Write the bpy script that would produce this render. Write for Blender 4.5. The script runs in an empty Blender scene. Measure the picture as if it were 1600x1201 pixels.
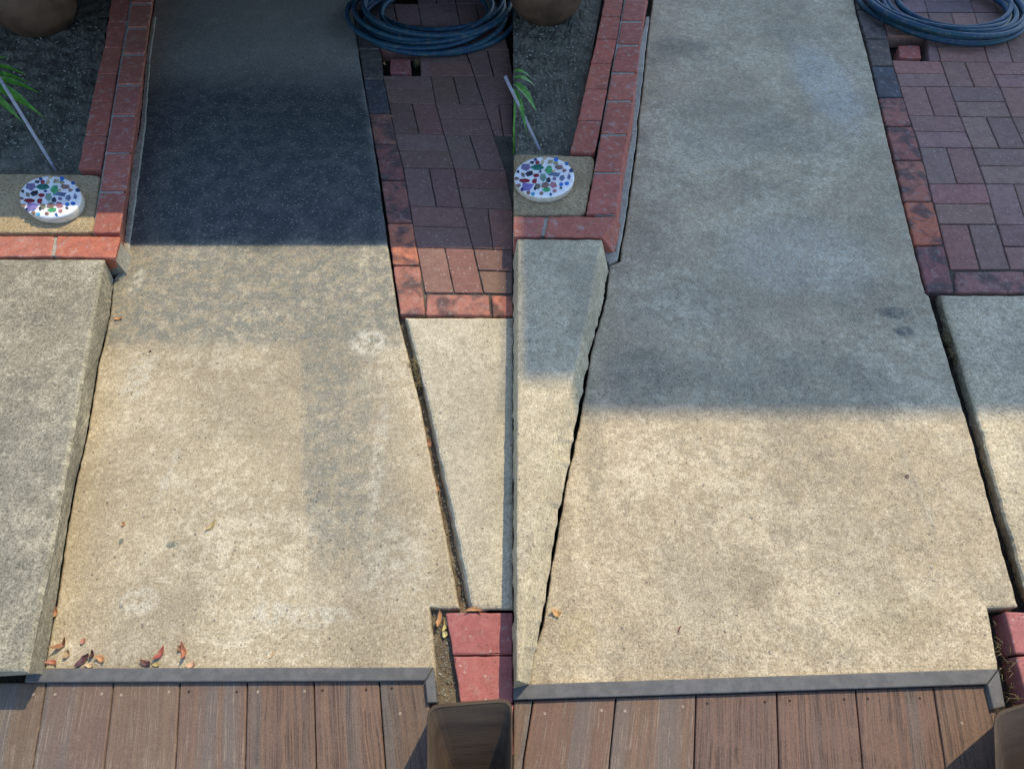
import bpy, bmesh, math, random
from mathutils import Vector, Matrix, noise
from mathutils.geometry import tessellate_polygon
random.seed(7)
S = bpy.context.scene
COL = S.collection
R = math.radians

# ------------------------------------------------------------ camera
CAM_H, F, PITCH = 1.35, 900.0, R(33.25)
cam = bpy.data.cameras.new('camera'); co = bpy.data.objects.new('camera', cam); COL.objects.link(co)
cam.sensor_width = 36; cam.lens = 36 * F / 1600; cam.clip_start = .01; cam.clip_end = 200
co.location = (0, 0, CAM_H); co.rotation_euler = (PITCH, 0, 0)
S.camera = co
# ------------------------------------------------------------ light
SUN_EL, SUN_AZ = R(50), R(33)          # azimuth: to the right of straight ahead (+Y)
SD = Vector((math.sin(SUN_AZ) * math.cos(SUN_EL), math.cos(SUN_AZ) * math.cos(SUN_EL), math.sin(SUN_EL)))
W = bpy.data.worlds.new('World'); S.world = W; W.use_nodes = True
nt = W.node_tree; bg = nt.nodes['Background']
sky = nt.nodes.new('ShaderNodeTexSky'); sky.sky_type = 'NISHITA'; sky.sun_disc = False
sky.sun_elevation = SUN_EL; sky.sun_rotation = SUN_AZ; sky.ozone_density = 2.0; sky.dust_density = .4
nt.links.new(sky.outputs[0], bg.inputs[0]); bg.inputs[1].default_value = .15
sl = bpy.data.lights.new('sun', 'SUN'); so = bpy.data.objects.new('sun', sl); COL.objects.link(so)
sl.energy = 2.05; sl.angle = R(.53); sl.color = (1, .85, .57)
so.rotation_euler = SD.to_track_quat('Z', 'Y').to_euler()
S.view_settings.view_transform = 'Standard'; S.view_settings.look = 'None'
S.view_settings.exposure = 1.12; S.view_settings.gamma = 1

# ------------------------------------------------------------ helpers
ca, sa = math.cos(PITCH), math.sin(PITCH)
def P(px, py, z=0.0):
    """point of the place seen at a pixel of the photograph, at height z"""
    cx, cy = (px - 800) / F, -(py - 600.3) / F
    d = Vector((cx, cy * ca + sa, cy * sa - ca))
    t = (z - CAM_H) / d.z
    return Vector((d.x * t, d.y * t, z))

def tag(o, label=None, cat=None, group=None, kind=None):
    for k, v in (('label', label), ('category', cat), ('group', group), ('kind', kind)):
        if v: o[k] = v
    return o

def link(name, me, mat=None, parent=None):
    o = bpy.data.objects.new(name, me); COL.objects.link(o)
    if mat: me.materials.append(mat)
    if parent: o.parent = parent
    return o

def empty(name, loc=(0, 0, 0)):
    o = bpy.data.objects.new(name, None); COL.objects.link(o); o.location = loc; o.empty_display_size = .05
    return o

def interp(pts, y):
    """x at y on a polyline of (x, y), extrapolating"""
    pts = sorted(pts, key=lambda p: p[1])
    for i in range(len(pts) - 1):
        if y <= pts[i + 1][1] or i == len(pts) - 2:
            a, b = pts[i], pts[i + 1]
            return a[0] + (b[0] - a[0]) * (y - a[1]) / (b[1] - a[1])

def inset(poly, d):
    """inset a CCW polygon of 2-D points"""
    n = len(poly); out = []
    for i in range(n):
        a, b, c = poly[i - 1], poly[i], poly[(i + 1) % n]
        e1 = Vector((b[0] - a[0], b[1] - a[1])); e2 = Vector((c[0] - b[0], c[1] - b[1]))
        if e1.length < 1e-7 or e2.length < 1e-7: out.append((b[0], b[1])); continue
        e1.normalize(); e2.normalize()
        n1 = Vector((-e1.y, e1.x)); n2 = Vector((-e2.y, e2.x)); m = n1 + n2
        if m.length < 1e-4: m = n1
        m.normalize(); k = max(.45, m.dot(n1))
        out.append((b[0] + m.x * d / k, b[1] + m.y * d / k))
    return out

def subdivide_pair(top, bot, step):
    t2, b2, n = [], [], len(top)
    for i in range(n):
        a, b = top[i], top[(i + 1) % n]; c, d = bot[i], bot[(i + 1) % n]
        L = math.hypot(b[0] - a[0], b[1] - a[1]); k = max(1, int(L / step))
        for j in range(k):
            u = j / k
            t2.append((a[0] + (b[0] - a[0]) * u, a[1] + (b[1] - a[1]) * u))
            b2.append((c[0] + (d[0] - c[0]) * u, c[1] + (d[1] - c[1]) * u))
    return t2, b2

def round_corners(poly, r):
    n = len(poly); out = []
    for i in range(n):
        a, b, c = Vector(poly[i - 1]), Vector(poly[i]), Vector(poly[(i + 1) % n])
        u, v = (a - b), (c - b); rr = min(r, u.length * .45, v.length * .45)
        p, q = b + u.normalized() * rr, b + v.normalized() * rr
        for s in (0, .33, .67, 1):
            w = p * (1 - s) ** 2 + b * 2 * s * (1 - s) + q * s * s
            out.append((w.x, w.y))
    return out

def slab_mesh(name, top, z1, z0, bot=None, r=.004, step=.02, jit=.0008, bjit=None, seed=0, corner=0, ztop=None, fill=True, jf=9.0):
    """a block with worn rounded upper edges; top, bot: outlines in world xy. ztop(x, y) gives a relief of the top edge"""
    top = [(p[0], p[1]) for p in top]
    bot = [(p[0], p[1]) for p in bot] if bot else None
    area = sum(top[i - 1][0] * top[i][1] - top[i][0] * top[i - 1][1] for i in range(len(top)))
    if area < 0:
        top = top[::-1]; bot = bot[::-1] if bot else None
    if corner:
        top = round_corners(top, corner); bot = round_corners(bot, corner) if bot else None
    bot = bot or list(top)
    top, bot = subdivide_pair(top, bot, step)
    bjit = jit if bjit is None else bjit
    def jig(p, a, s):
        v = noise.noise_vector(Vector((p[0] * jf * 4, p[1] * jf * 4, s))) + .6 * noise.noise_vector(Vector((p[0] * jf * 16, p[1] * jf * 16, s + 5)))
        return (p[0] + v.x * a, p[1] + v.y * a)
    top = [jig(p, jit * 1.6, seed) for p in top]; bot = [jig(p, bjit * 1.6, seed + 3) for p in bot]
    mid = [(a[0] * .12 + b[0] * .88, a[1] * .12 + b[1] * .88) for a, b in zip(bot, top)]
    rings = [(bot, z0), (mid, z1 - max(r * 1.3, (z1 - z0) * .12)), (top, z1 - r), (inset(top, r * .3), z1 - r * .3), (inset(top, r), z1)]
    bm = bmesh.new(); R_ = []
    for ring, z in rings:
        R_.append([bm.verts.new((x, y, z)) for x, y in ring])
    n = len(top)
    for a, b in zip(R_[:-1], R_[1:]):
        for i in range(n):
            j = (i + 1) % n
            try: bm.faces.new((a[i], a[j], b[j], b[i]))
            except ValueError: pass
    cap = R_[-1]
    tris = tessellate_polygon([[v.co for v in cap]])
    for t in tris:
        try: bm.faces.new([cap[k] for k in t])
        except ValueError: pass
    bmesh.ops.recalc_face_normals(bm, faces=bm.faces)
    me = bpy.data.meshes.new(name); bm.to_mesh(me); bm.free()
    return me

def tube_mesh(name, pts, rad, seg=10, closed=False):
    """swept tube along points; rad a number or function of 0..1"""
    bm = bmesh.new(); rings = []; n = len(pts); up = Vector((0, 0, 1)); prev = None
    for i, p in enumerate(pts):
        a = pts[max(0, i - 1)]; b = pts[min(n - 1, i + 1)]
        d = (Vector(b) - Vector(a)).normalized()
        x = prev - d * prev.dot(d) if prev is not None else d.cross(up if abs(d.z) < .9 else Vector((1, 0, 0)))
        x.normalize(); prev = x; y = d.cross(x)
        r = rad(i / (n - 1)) if callable(rad) else rad
        rings.append([bm.verts.new(Vector(p) + x * math.cos(k * math.tau / seg) * r + y * math.sin(k * math.tau / seg) * r) for k in range(seg)])
    for a, b in zip(rings[:-1], rings[1:]):
        for k in range(seg):
            j = (k + 1) % seg; bm.faces.new((a[k], a[j], b[j], b[k]))
    bm.faces.new(rings[0][::-1]); bm.faces.new(rings[-1])
    bmesh.ops.recalc_face_normals(bm, faces=bm.faces)
    for f in bm.faces: f.smooth = True
    me = bpy.data.meshes.new(name); bm.to_mesh(me); bm.free(); return me

def lathe_mesh(name, prof, seg=64, wob=0):
    bm = bmesh.new(); rings = []
    for r, z in prof:
        rings.append([bm.verts.new((r * math.cos(k * math.tau / seg) * (1 + wob * math.sin(2 * k * math.tau / seg)), r * math.sin(k * math.tau / seg), z)) for k in range(seg)])
    for a, b in zip(rings[:-1], rings[1:]):
        for k in range(seg):
            j = (k + 1) % seg; bm.faces.new((a[k], a[j], b[j], b[k]))
    bm.faces.new(rings[0][::-1]); bm.faces.new(rings[-1])
    bmesh.ops.recalc_face_normals(bm, faces=bm.faces)
    for f in bm.faces: f.smooth = True
    me = bpy.data.meshes.new(name); bm.to_mesh(me); bm.free(); return me

# ------------------------------------------------------------ materials
class N:
    """a small node-tree writer; all textures run on real-space position"""
    def __init__(s, name, rough=.85, spec=.3):
        s.m = bpy.data.materials.new(name); s.m.use_nodes = True; s.t = s.m.node_tree
        s.b = s.t.nodes['Principled BSDF']; s.b.inputs['Roughness'].default_value = rough
        s.b.inputs['Specular IOR Level'].default_value = spec
        s.pos = s.t.nodes.new('ShaderNodeNewGeometry').outputs['Position']
    def new(s, t): return s.t.nodes.new('ShaderNode' + t)
    def put(s, sock, v):
        if hasattr(v, 'is_output'): s.t.links.new(v, sock)
        elif isinstance(v, (tuple, list)) and len(v) == 3 and sock.type == 'RGBA': sock.default_value = (*v, 1)
        else: sock.default_value = v
    def noise(s, scale, detail=4, rough=.55, vec=None, dist=0, off=None):
        n = s.new('TexNoise'); n.inputs['Scale'].default_value = scale; n.inputs['Detail'].default_value = detail
        n.inputs['Roughness'].default_value = rough; n.inputs['Distortion'].default_value = dist
        v = vec if vec is not None else s.pos
        if off is not None: v = s.vadd(v, (off, off * 1.7, off * .3))
        s.put(n.inputs['Vector'], v); return n.outputs['Fac']
    def noisec(s, scale, detail=2):
        n = s.new('TexNoise'); n.inputs['Scale'].default_value = scale; n.inputs['Detail'].default_value = detail
        s.put(n.inputs['Vector'], s.pos); return n.outputs['Color']
    def voro(s, scale, vec=None, feat='F1', rand=1):
        n = s.new('TexVoronoi'); n.feature = feat; n.inputs['Scale'].default_value = scale
        s.put(n.inputs['Vector'], vec if vec is not None else s.pos); return n.outputs['Distance'], n.outputs['Color'] if 'Color' in n.outputs else None
    def vadd(s, a, b, op='ADD'):
        n = s.new('VectorMath'); n.operation = op; s.put(n.inputs[0], a); s.put(n.inputs[1], b); return n.outputs[0]
    def vscale(s, a, k):
        n = s.new('VectorMath'); n.operation = 'SCALE'; s.put(n.inputs[0], a); n.inputs['Scale'].default_value = k; return n.outputs[0]
    def sep(s, v):
        n = s.new('SeparateXYZ'); s.put(n.inputs[0], v); return n.outputs
    def ma(s, op, a, b=0, c=0, clamp=False):
        n = s.new('Math'); n.operation = op; n.use_clamp = clamp
        for k, v in enumerate((a, b, c)): s.put(n.inputs[k], v)
        return n.outputs[0]
    def ramp(s, x, lo, hi, a=0, b=1, smooth=True):
        n = s.new('MapRange'); n.interpolation_type = 'SMOOTHSTEP' if smooth else 'LINEAR'
        s.put(n.inputs[0], x)
        for k, v in zip((1, 2, 3, 4), (lo, hi, a, b)): s.put(n.inputs[k], v)
        return n.outputs[0]
    def mix(s, f, a, b, mode='MIX'):
        n = s.new('Mix'); n.data_type = 'RGBA'; n.blend_type = mode
        s.put(n.inputs[0], f); s.put(n.inputs[6], a); s.put(n.inputs[7], b); return n.outputs[2]
    def bump(s, h, strength=.5, dist=.002, prev=None):
        n = s.new('Bump'); n.inputs['Strength'].default_value = strength; n.inputs['Distance'].default_value = dist
        s.put(n.inputs['Height'], h)
        if prev is not None: s.put(n.inputs['Normal'], prev)
        return n.outputs[0]
    def out(s, col, normal=None, rough=None):
        s.put(s.b.inputs['Base Color'], col)
        if normal is not None: s.put(s.b.inputs['Normal'], normal)
        if rough is not None: s.put(s.b.inputs['Roughness'], rough)
        return s.m
    def objcol(s):
        return s.new('ObjectInfo').outputs['Color']
    def warped(s, scale, amt):
        c = s.vadd(s.noisec(scale, 4), (.5, .5, .5), 'SUBTRACT')
        return s.vadd(s.pos, s.vscale(c, amt))
    def box(s, quad_px, soft, warp, shear=None):
        """mask: 1 inside an upright patch given by (x0, x1, y0, y1) of world, soft edges (one or four)"""
        x0, x1, y0, y1 = quad_px
        so_ = soft if isinstance(soft, tuple) else (soft,) * 4
        p = list(s.sep(warp))
        if shear: p[0] = s.ma('SUBTRACT', p[0], s.ma('MULTIPLY', s.ma('SUBTRACT', p[1], shear[1]), shear[0]))
        a = s.ramp(p[0], x0 - so_[0], x0 + so_[0]); b = s.ramp(p[0], x1 - so_[1], x1 + so_[1], 1, 0)
        c = s.ramp(p[1], y0 - so_[2], y0 + so_[2]); d = s.ramp(p[1], y1 - so_[3], y1 + so_[3], 1, 0)
        return s.ma('MULTIPLY', s.ma('MULTIPLY', a, b), s.ma('MULTIPLY', c, d))
    def blob(s, c, rx, ry, warp, lo=.6, hi=1.1):
        d = s.vadd(warp, (c[0], c[1], 0), 'SUBTRACT'); d = s.vadd(d, (1 / rx, 1 / ry, 0), 'MULTIPLY')
        n = s.new('VectorMath'); n.operation = 'LENGTH'; s.put(n.inputs[0], d)
        return s.ramp(n.outputs['Value'], lo, hi, 1, 0)

def concrete(name, base, pale, dark, grain=.3, pale_amt=.5, dark_amt=.5, off=0.0, extra=None, pits=.6, pale_sc=11, stretch=0):
    m = N(name, .9, .2)
    big = m.noise(2.3, 5, .6, off=off); mid = m.noise(pale_sc, 7, .68, off=off + 3, dist=.3); fl = m.noise(48, 5, .7, off=off + 9)
    f = m.ma('ADD', m.ma('MULTIPLY', mid, .62), m.ma('ADD', m.ma('MULTIPLY', big, .2), m.ma('MULTIPLY', fl, .18)))
    col = m.mix(m.ramp(f, .49, .6, 0, pale_amt * .55), base, pale)
    pl = m.ma('ADD', m.ma('MULTIPLY', m.noise(30, 8, .82, off=off + 40), .72), m.ma('MULTIPLY', m.noise(3.3, 3, .5, off=off + 47), .28))
    col = m.mix(m.ramp(pl, .52, .55, 0, pale_amt * .9), col, pale)
    col = m.mix(m.ramp(m.noise(8.5, 9, .8, off=off + 44), .52, .62, 0, dark_amt * .8), col, dark)
    dk = m.ma('ADD', m.ma('MULTIPLY', m.noise(4.1, 8, .62, off=off + 20), .7), m.ma('MULTIPLY', m.noise(31, 4, .6, off=off + 23), .3))
    col = m.mix(m.ramp(dk, .49, .62, 0, dark_amt), col, dark)
    bt = m.ramp(m.noise(2.9, 5, .62, off=off + 80, dist=.5), .34, .66, .88, 1.12)
    cb = m.new('CombineColor')
    for k in range(3): m.put(cb.inputs[k], bt)
    col = m.mix(1.0, col, cb.outputs[0], 'MULTIPLY')
    if extra: col = extra(m, col)
    col = m.mix(m.ramp(m.noise(75, 6, .8, off=off + 60), .575, .62, 0, .5 * pale_amt), col, pale)
    col = m.mix(m.ramp(m.noise(55, 7, .8, off=off + 64), .56, .62, 0, .6 * dark_amt), col, dark)
    # sandy grain
    g = m.noise(250, 3, .8, off=off + 1); g2 = m.noise(95, 4, .75, off=off + 2)
    gm = m.ma('ADD', m.ma('MULTIPLY', g, .65), m.ma('MULTIPLY', g2, .35))
    v = m.ramp(gm, .38, .62, 1 - grain * 1.7, 1 + grain * 1.25, False)
    n = m.new('CombineColor')
    for k in range(3): m.put(n.inputs[k], v)
    col = m.mix(1.0, col, n.outputs[0], 'MULTIPLY')
    # pits, dark and pale aggregate
    wv = m.warped(90, .006)
    d, c = m.voro(58, wv); rnd = m.sep(c)
    speck = m.ma('MULTIPLY', m.ramp(d, .10, .2, 1, 0), m.ma('GREATER_THAN', rnd[0], .8))
    col = m.mix(m.ma('MULTIPLY', speck, pits), col, (.075, .072, .07))
    d2, c2 = m.voro(24, wv); r2 = m.sep(c2)
    sp2 = m.ma('MULTIPLY', m.ramp(d2, .055, .12, 1, 0), m.ma('GREATER_THAN', r2[1], .9))
    col = m.mix(m.ma('MULTIPLY', sp2, pits), col, (.10, .11, .125))
    d3, c3 = m.voro(95, wv); r3 = m.sep(c3)
    sp3 = m.ma('MULTIPLY', m.ramp(d3, .16, .28, 1, 0), m.ma('GREATER_THAN', r3[2], .9))
    col = m.mix(m.ma('MULTIPLY', sp3, .4), col, pale)
    h = m.ma('SUBTRACT', gm, m.ma('MULTIPLY', m.ma('ADD', speck, sp2), .8))
    nb = m.bump(m.noise(13, 4, .6), .25, .01)
    return m.out(col, m.bump(h, .75, .0022, nb))

def wbox(x0, x1, y0, y1):
    """world box from a pixel box (x at its middle row)"""
    a, b = P(x0, (y0 + y1) / 2), P(x1, (y0 + y1) / 2)
    return (a.x, b.x, P(400, y1).y, P(400, y0).y)

C_BASE, C_PALE, C_DARK = (.385, .315, .205), (.60, .52, .375), (.26, .215, .15)
def stains_shade_left(m, col):
    w = m.warped(7, .05); w2 = m.warped(24, .018)
    grime = (.185, .185, .155)
    A_, B_ = P(474, 540), P(486, 840); k_ = (B_.x - A_.x) / (B_.y - A_.y); sh = (k_, P(480, 700).y); sh3 = (k_, P(400, 250).y)
    # old grime on the upper half, reaching down along the right of the scrubbed patch
    g1 = m.box(wbox(120, 760, 330, 540), (.05, .05, .035, .3), w)
    g2 = m.box((P(474, 700).x, P(600, 700).x, P(400, 880).y, P(400, 520).y), (.014, .10, .14, .04), m.warped(12, .05), sh)
    tex = m.ramp(m.noise(26, 7, .75), .40, .58, .3, 1)
    col = m.mix(m.ma('MULTIPLY', m.ma('MAXIMUM', m.ma('MULTIPLY', g1, .88), m.ma('MULTIPLY', g2, .75)), tex), col, grime)
    # dark damp film plus shade painted into the colour of the far stretch
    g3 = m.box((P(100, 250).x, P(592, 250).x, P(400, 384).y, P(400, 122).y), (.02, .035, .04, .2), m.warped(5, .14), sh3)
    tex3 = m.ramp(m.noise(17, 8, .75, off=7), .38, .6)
    g3b = m.box(wbox(150, 700, -400, 368), (.1, .1, .05, .2), w2)  # blue-grey shade tone painted over the stretch beyond the shadow line
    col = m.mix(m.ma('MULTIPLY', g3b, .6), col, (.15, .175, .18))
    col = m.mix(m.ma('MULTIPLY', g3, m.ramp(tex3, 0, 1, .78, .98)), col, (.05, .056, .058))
    # rubbed pale patches
    for (x, y, rx, ry, k) in ((577, 535, .06, .06, .8), (215, 590, .05, .10, .5), (590, 720, .02, .22, .4), (215, 440, .025, .07, .6), (500, 960, .09, .03, .5), (425, 955, .05, .03, .5), (265, 740, .012, .1, .5), (620, 880, .1, .12, .3), (215, 940, .05, .04, .5)):
        c = P(x, y); b_ = m.blob(c, rx, ry, w)
        col = m.mix(m.ma('MULTIPLY', m.ma('MULTIPLY', b_, m.ramp(m.noise(40, 5, .7), .42, .56)), k), col, (.56, .52, .41))
    # small dark smears
    for (x, y, rx, ry) in ((268, 850, .016, .009), (190, 846, .006, .01)):
        b_ = m.blob(P(x, y), rx, ry, w2); col = m.mix(m.ma('MULTIPLY', b_, .75), col, (.10, .12, .10))
    return col
def stains_right(m, col):
    w = m.warped(8, .05); w2 = m.warped(26, .02)
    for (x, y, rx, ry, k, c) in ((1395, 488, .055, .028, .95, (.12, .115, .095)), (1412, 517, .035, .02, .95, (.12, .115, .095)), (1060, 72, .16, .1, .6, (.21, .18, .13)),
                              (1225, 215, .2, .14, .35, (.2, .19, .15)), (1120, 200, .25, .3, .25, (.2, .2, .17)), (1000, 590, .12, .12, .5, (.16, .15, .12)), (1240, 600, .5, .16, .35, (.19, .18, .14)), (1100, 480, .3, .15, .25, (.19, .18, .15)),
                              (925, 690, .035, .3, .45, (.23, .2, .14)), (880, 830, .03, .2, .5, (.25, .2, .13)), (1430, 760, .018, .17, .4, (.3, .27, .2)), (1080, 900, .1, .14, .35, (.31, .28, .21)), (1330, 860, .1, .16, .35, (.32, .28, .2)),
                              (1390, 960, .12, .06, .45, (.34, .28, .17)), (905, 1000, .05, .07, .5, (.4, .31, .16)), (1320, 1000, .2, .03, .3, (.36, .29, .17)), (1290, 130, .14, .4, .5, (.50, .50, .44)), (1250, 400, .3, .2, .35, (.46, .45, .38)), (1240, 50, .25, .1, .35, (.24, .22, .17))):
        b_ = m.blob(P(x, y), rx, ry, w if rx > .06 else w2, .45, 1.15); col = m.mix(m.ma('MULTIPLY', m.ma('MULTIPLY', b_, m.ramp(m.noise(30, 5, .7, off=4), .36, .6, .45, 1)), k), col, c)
    return col
M = {}
M['path_left'] = concrete('weathered_concrete', C_BASE, C_PALE, C_DARK, .3, .6, .3, 0, stains_shade_left)
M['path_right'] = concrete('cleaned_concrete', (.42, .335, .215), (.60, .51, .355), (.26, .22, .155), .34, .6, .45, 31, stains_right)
M['slab_grey'] = concrete('grey_lichened_concrete', (.27, .24, .17), (.46, .41, .30), (.185, .17, .13), .36, .7, .6, 50, None, .6, 16)
M['slab_pale'] = concrete('pale_concrete', (.48, .415, .29), (.62, .55, .41), (.37, .32, .23), .3, .5, .3, 70)
M['slab_tan'] = concrete('tan_grey_concrete', (.45, .37, .24), (.62, .53, .37), (.29, .25, .18), .32, .6, .45, 90, None, .6, 14)
M['mortar'] = concrete('mortar', (.33, .31, .25), (.42, .4, .33), (.22, .2, .16), .3, .5, .4, 12)
M['pad'] = concrete('sandy_concrete', (.36, .27, .15), (.46, .36, .22), (.24, .18, .1), .35, .5, .3, 22, None, .3)

def soil_mat(name, a, b, c, pale=.8):
    m = N(name, .95, .1)
    col = m.mix(m.ramp(m.noise(9, 5, .6), .35, .65), a, b)
    g = m.noise(160, 4, .8); col = m.mix(m.ramp(g, .5, .68, 0, .8), col, c)
    d, cc = m.voro(130); r = m.sep(cc)
    col = m.mix(m.ma('MULTIPLY', m.ma('MULTIPLY', m.ramp(d, .2, .32, 1, 0), m.ma('GREATER_THAN', r[0], .9)), pale), col, (.42, .4, .33))
    return m.out(col, m.bump(m.ma('ADD', g, m.noise(60, 4, .6)), .9, .006))
M['soil'] = soil_mat('gritty_grey_soil', (.10, .10, .075), (.19, .18, .135), (.28, .265, .205))
M['dirt'] = soil_mat('brown_dirt', (.13, .095, .06), (.2, .155, .10), (.33, .27, .18), .5)
M['darkdirt'] = soil_mat('dark_joint_dirt', (.03, .026, .022), (.06, .05, .04), (.1, .085, .06), .2)

M['joint'] = soil_mat('joint_sand', (.09, .075, .06), (.14, .12, .09), (.26, .23, .18), .3)

def brick_mat(name, mott, mcol, grain=.18, speck=0.0, dust=.0, sc=22):
    m = N(name, .88, .25)
    col = m.objcol()
    f = m.ramp(m.noise(sc, 5, .65, dist=.4), .42, .62, 0, mott)
    col = m.mix(f, col, mcol)
    g = m.ma('ADD', m.ma('MULTIPLY', m.noise(260, 3, .7), .6), m.ma('MULTIPLY', m.noise(70, 4, .6), .4))
    v = m.ramp(g, .35, .65, 1 - grain, 1 + grain, False)
    n = m.new('CombineColor')
    for k in range(3): m.put(n.inputs[k], v)
    col = m.mix(1.0, col, n.outputs[0], 'MULTIPLY')
    dp, cp = m.voro(150, m.warped(60, .01)); rp = m.sep(cp)
    col = m.mix(m.ma('MULTIPLY', m.ma('MULTIPLY', m.ramp(dp, .15, .3, 1, 0), m.ma('GREATER_THAN', rp[1], .88)), .7), col, (.05, .025, .02))
    col = m.mix(m.ramp(m.noise(9, 6, .7, off=15), .58, .72, 0, .45), col, (.12, .07, .06))
    if speck:
        wv = m.warped(90, .006); d, c = m.voro(110, wv); r = m.sep(c)
        col = m.mix(m.ma('MULTIPLY', m.ma('MULTIPLY', m.ramp(d, .16, .3, 1, 0), m.ma('GREATER_THAN', r[0], .9)), speck), col, (.5, .45, .4))
        col = m.mix(m.ma('MULTIPLY', m.ma('MULTIPLY', m.ramp(d, .16, .3, 1, 0), m.ma('LESS_THAN', r[0], .08)), speck), col, (.06, .04, .04))
    if dust:
        col = m.mix(m.ramp(m.noise(38, 6, .7, off=8), .52, .66, 0, dust), col, (.42, .38, .33))
    sc_ = m.vadd(m.pos, (8, 60, 60), 'MULTIPLY')
    h = m.ma('ADD', g, m.ma('MULTIPLY', m.noise(6, 4, .6, vec=sc_), .35))
    return m.out(col, m.bump(h, .6, .0018))
M['red'] = brick_mat('red_brick', .45, (.26, .09, .065), .26, .3, .42)
M['old'] = brick_mat('old_blackened_brick', .8, (.06, .05, .05), .25, .25, .25, 14)
M['mauve'] = brick_mat('mauve_paver', .35, (.16, .085, .07), .22, .75, .12)
M['rose'] = brick_mat('rose_paver', .4, (.40, .15, .13), .2, .6, .2)

def flat(name, col, rough=.6, spec=.4, var=.25, sc=60, bs=.3, bd=.001, col2=None):
    m = N(name, rough, spec)
    c2 = col2 or tuple(c * (1 - var) for c in col)
    c = m.mix(m.ramp(m.noise(sc, 5, .6), .35, .65), col, c2)
    return m.out(c, m.bump(m.noise(sc * 4, 3), bs, bd))
M['hose'] = flat('blue_rubber_hose', (.006, .048, .115), .5, .35, .35, 12, .15, .0005, (.012, .07, .12))
M['yellow'] = flat('yellow_stripe', (.45, .36, .05), .5)
M['pot'] = flat('brown_glazed_clay', (.12, .075, .048), .6, .35, .4, 9, .2, .002, (.065, .04, .026))
M['stake'] = flat('grey_plastic_tube', (.30, .30, .34), .45, .5, .3)
M['grout'] = flat('white_plaster', (.82, .82, .84), .5, .4, .06, 30, .15, .0006)
M['stonerim'] = flat('cream_cast_stone', (.60, .54, .45), .8, .2, .25, 40, .3, .001)
M['trim'] = flat('grey_composite_trim', (.092, .09, .088), .7, .3, .22, 55, .35, .0008, (.125, .12, .115))
M['steel'] = flat('screw_steel', (.48, .38, .27), .45, .5)
M['hole'] = flat('dark_screw_hole', (.02, .012, .01), .9)
M['weed'] = flat('dry_weed', (.30, .24, .12), .8, .2, .5)
M['timber'] = flat('dark_timber', (.12, .08, .05), .8)
M['render'] = flat('painted_wall', (.35, .33, .3), .9)
def hosemat():
    m = N('blue_rubber_hose', .55, .35)
    col = m.mix(m.ramp(m.noise(12, 5, .6), .35, .65), (.005, .036, .08), (.009, .055, .08))
    col = m.mix(m.ramp(m.noise(45, 6, .75), .5, .64, 0, .55), col, (.12, .115, .10))
    return m.out(col, m.bump(m.noise(150, 3), .3, .0006))
M['hose'] = hosemat()
def groutmat():
    m = N('white_plaster', .6, .35)
    col = m.mix(m.ramp(m.noise(35, 6, .7), .45, .68, 0, .6), (.78, .78, .77), (.50, .47, .40))
    return m.out(col, m.bump(m.noise(120, 4), .4, .001))
M['grout'] = groutmat()
def leafmat():
    m = N('leaf', .55, .35); col = m.objcol()
    col = m.mix(m.ramp(m.noise(120, 4, .6), .4, .65, 0, .5), col, (.25, .12, .05))
    m.b.inputs['Subsurface Weight'].default_value = 0
    return m.out(col, m.bump(m.noise(200, 3), .3, .0008))
M['leaf'] = leafmat()
def fernmat():
    m = N('green_leaf', .4, .4); col = m.mix(m.ramp(m.noise(50, 3), .4, .6), (.05, .16, .02), (.10, .25, .03))
    return m.out(col)
M['fern'] = fernmat()

def board_mat(name, base, dark, line, linek, vein, lean=0.0):
    m = N(name, .72, .3)
    # the streaks run along the boards; a slow sideways wander gives cathedral grain
    p = m.pos; q = m.sep(p)
    wob = m.noise(5, 2, .5, vec=m.vadd(p, (1.6, .5, 1), 'MULTIPLY'))
    x = m.ma('ADD', m.ma('SUBTRACT', q[0], m.ma('MULTIPLY', q[1], lean)), m.ma('MULTIPLY', wob, .03))
    x = m.ma('ADD', x, m.ma('MULTIPLY', m.new('ObjectInfo').outputs['Random'], 7))
    cx = m.new('CombineXYZ'); m.put(cx.inputs[0], x); m.put(cx.inputs[1], m.ma('MULTIPLY', q[1], .012)); m.put(cx.inputs[2], 0.0)
    n1 = m.noise(75, 4, .65, vec=cx.outputs[0]); n2 = m.noise(190, 2, .6, vec=cx.outputs[0]); n3 = m.noise(17, 2, .5, vec=cx.outputs[0], off=3)
    col = m.mix(m.ramp(n1, .35, .65, 0, .7), m.objcol(), dark)
    col = m.mix(m.ramp(n3, .55, .66, 0, .5), col, (.12, .115, .105))
    ln = m.ma('MULTIPLY', m.ma('MAXIMUM', m.ramp(m.ma('ABSOLUTE', m.ma('SUBTRACT', n2, .5)), .004, .02, 1, 0), m.ramp(m.ma('ABSOLUTE', m.ma('SUBTRACT', n1, .57)), .003, .014, 1, 0)), m.ramp(m.noise(14, 3, .7), .40, .55, .1, 1))
    col = m.mix(m.ma('MULTIPLY', ln, linek), col, line)
    g = m.noise(300, 3, .7); v = m.ramp(g, .35, .65, .8, 1.2, False)
    n = m.new('CombineColor')
    for k in range(3): m.put(n.inputs[k], v)
    col = m.mix(1.0, col, n.outputs[0], 'MULTIPLY')
    h = m.ma('ADD', m.ma('MULTIPLY', ln, vein), m.ma('MULTIPLY', n1, .6))
    return m.out(col, m.bump(h, .5, .0015))
def lean(a, b):
    a, b = P(*a), P(*b); return (b.x - a.x) / (b.y - a.y)
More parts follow.
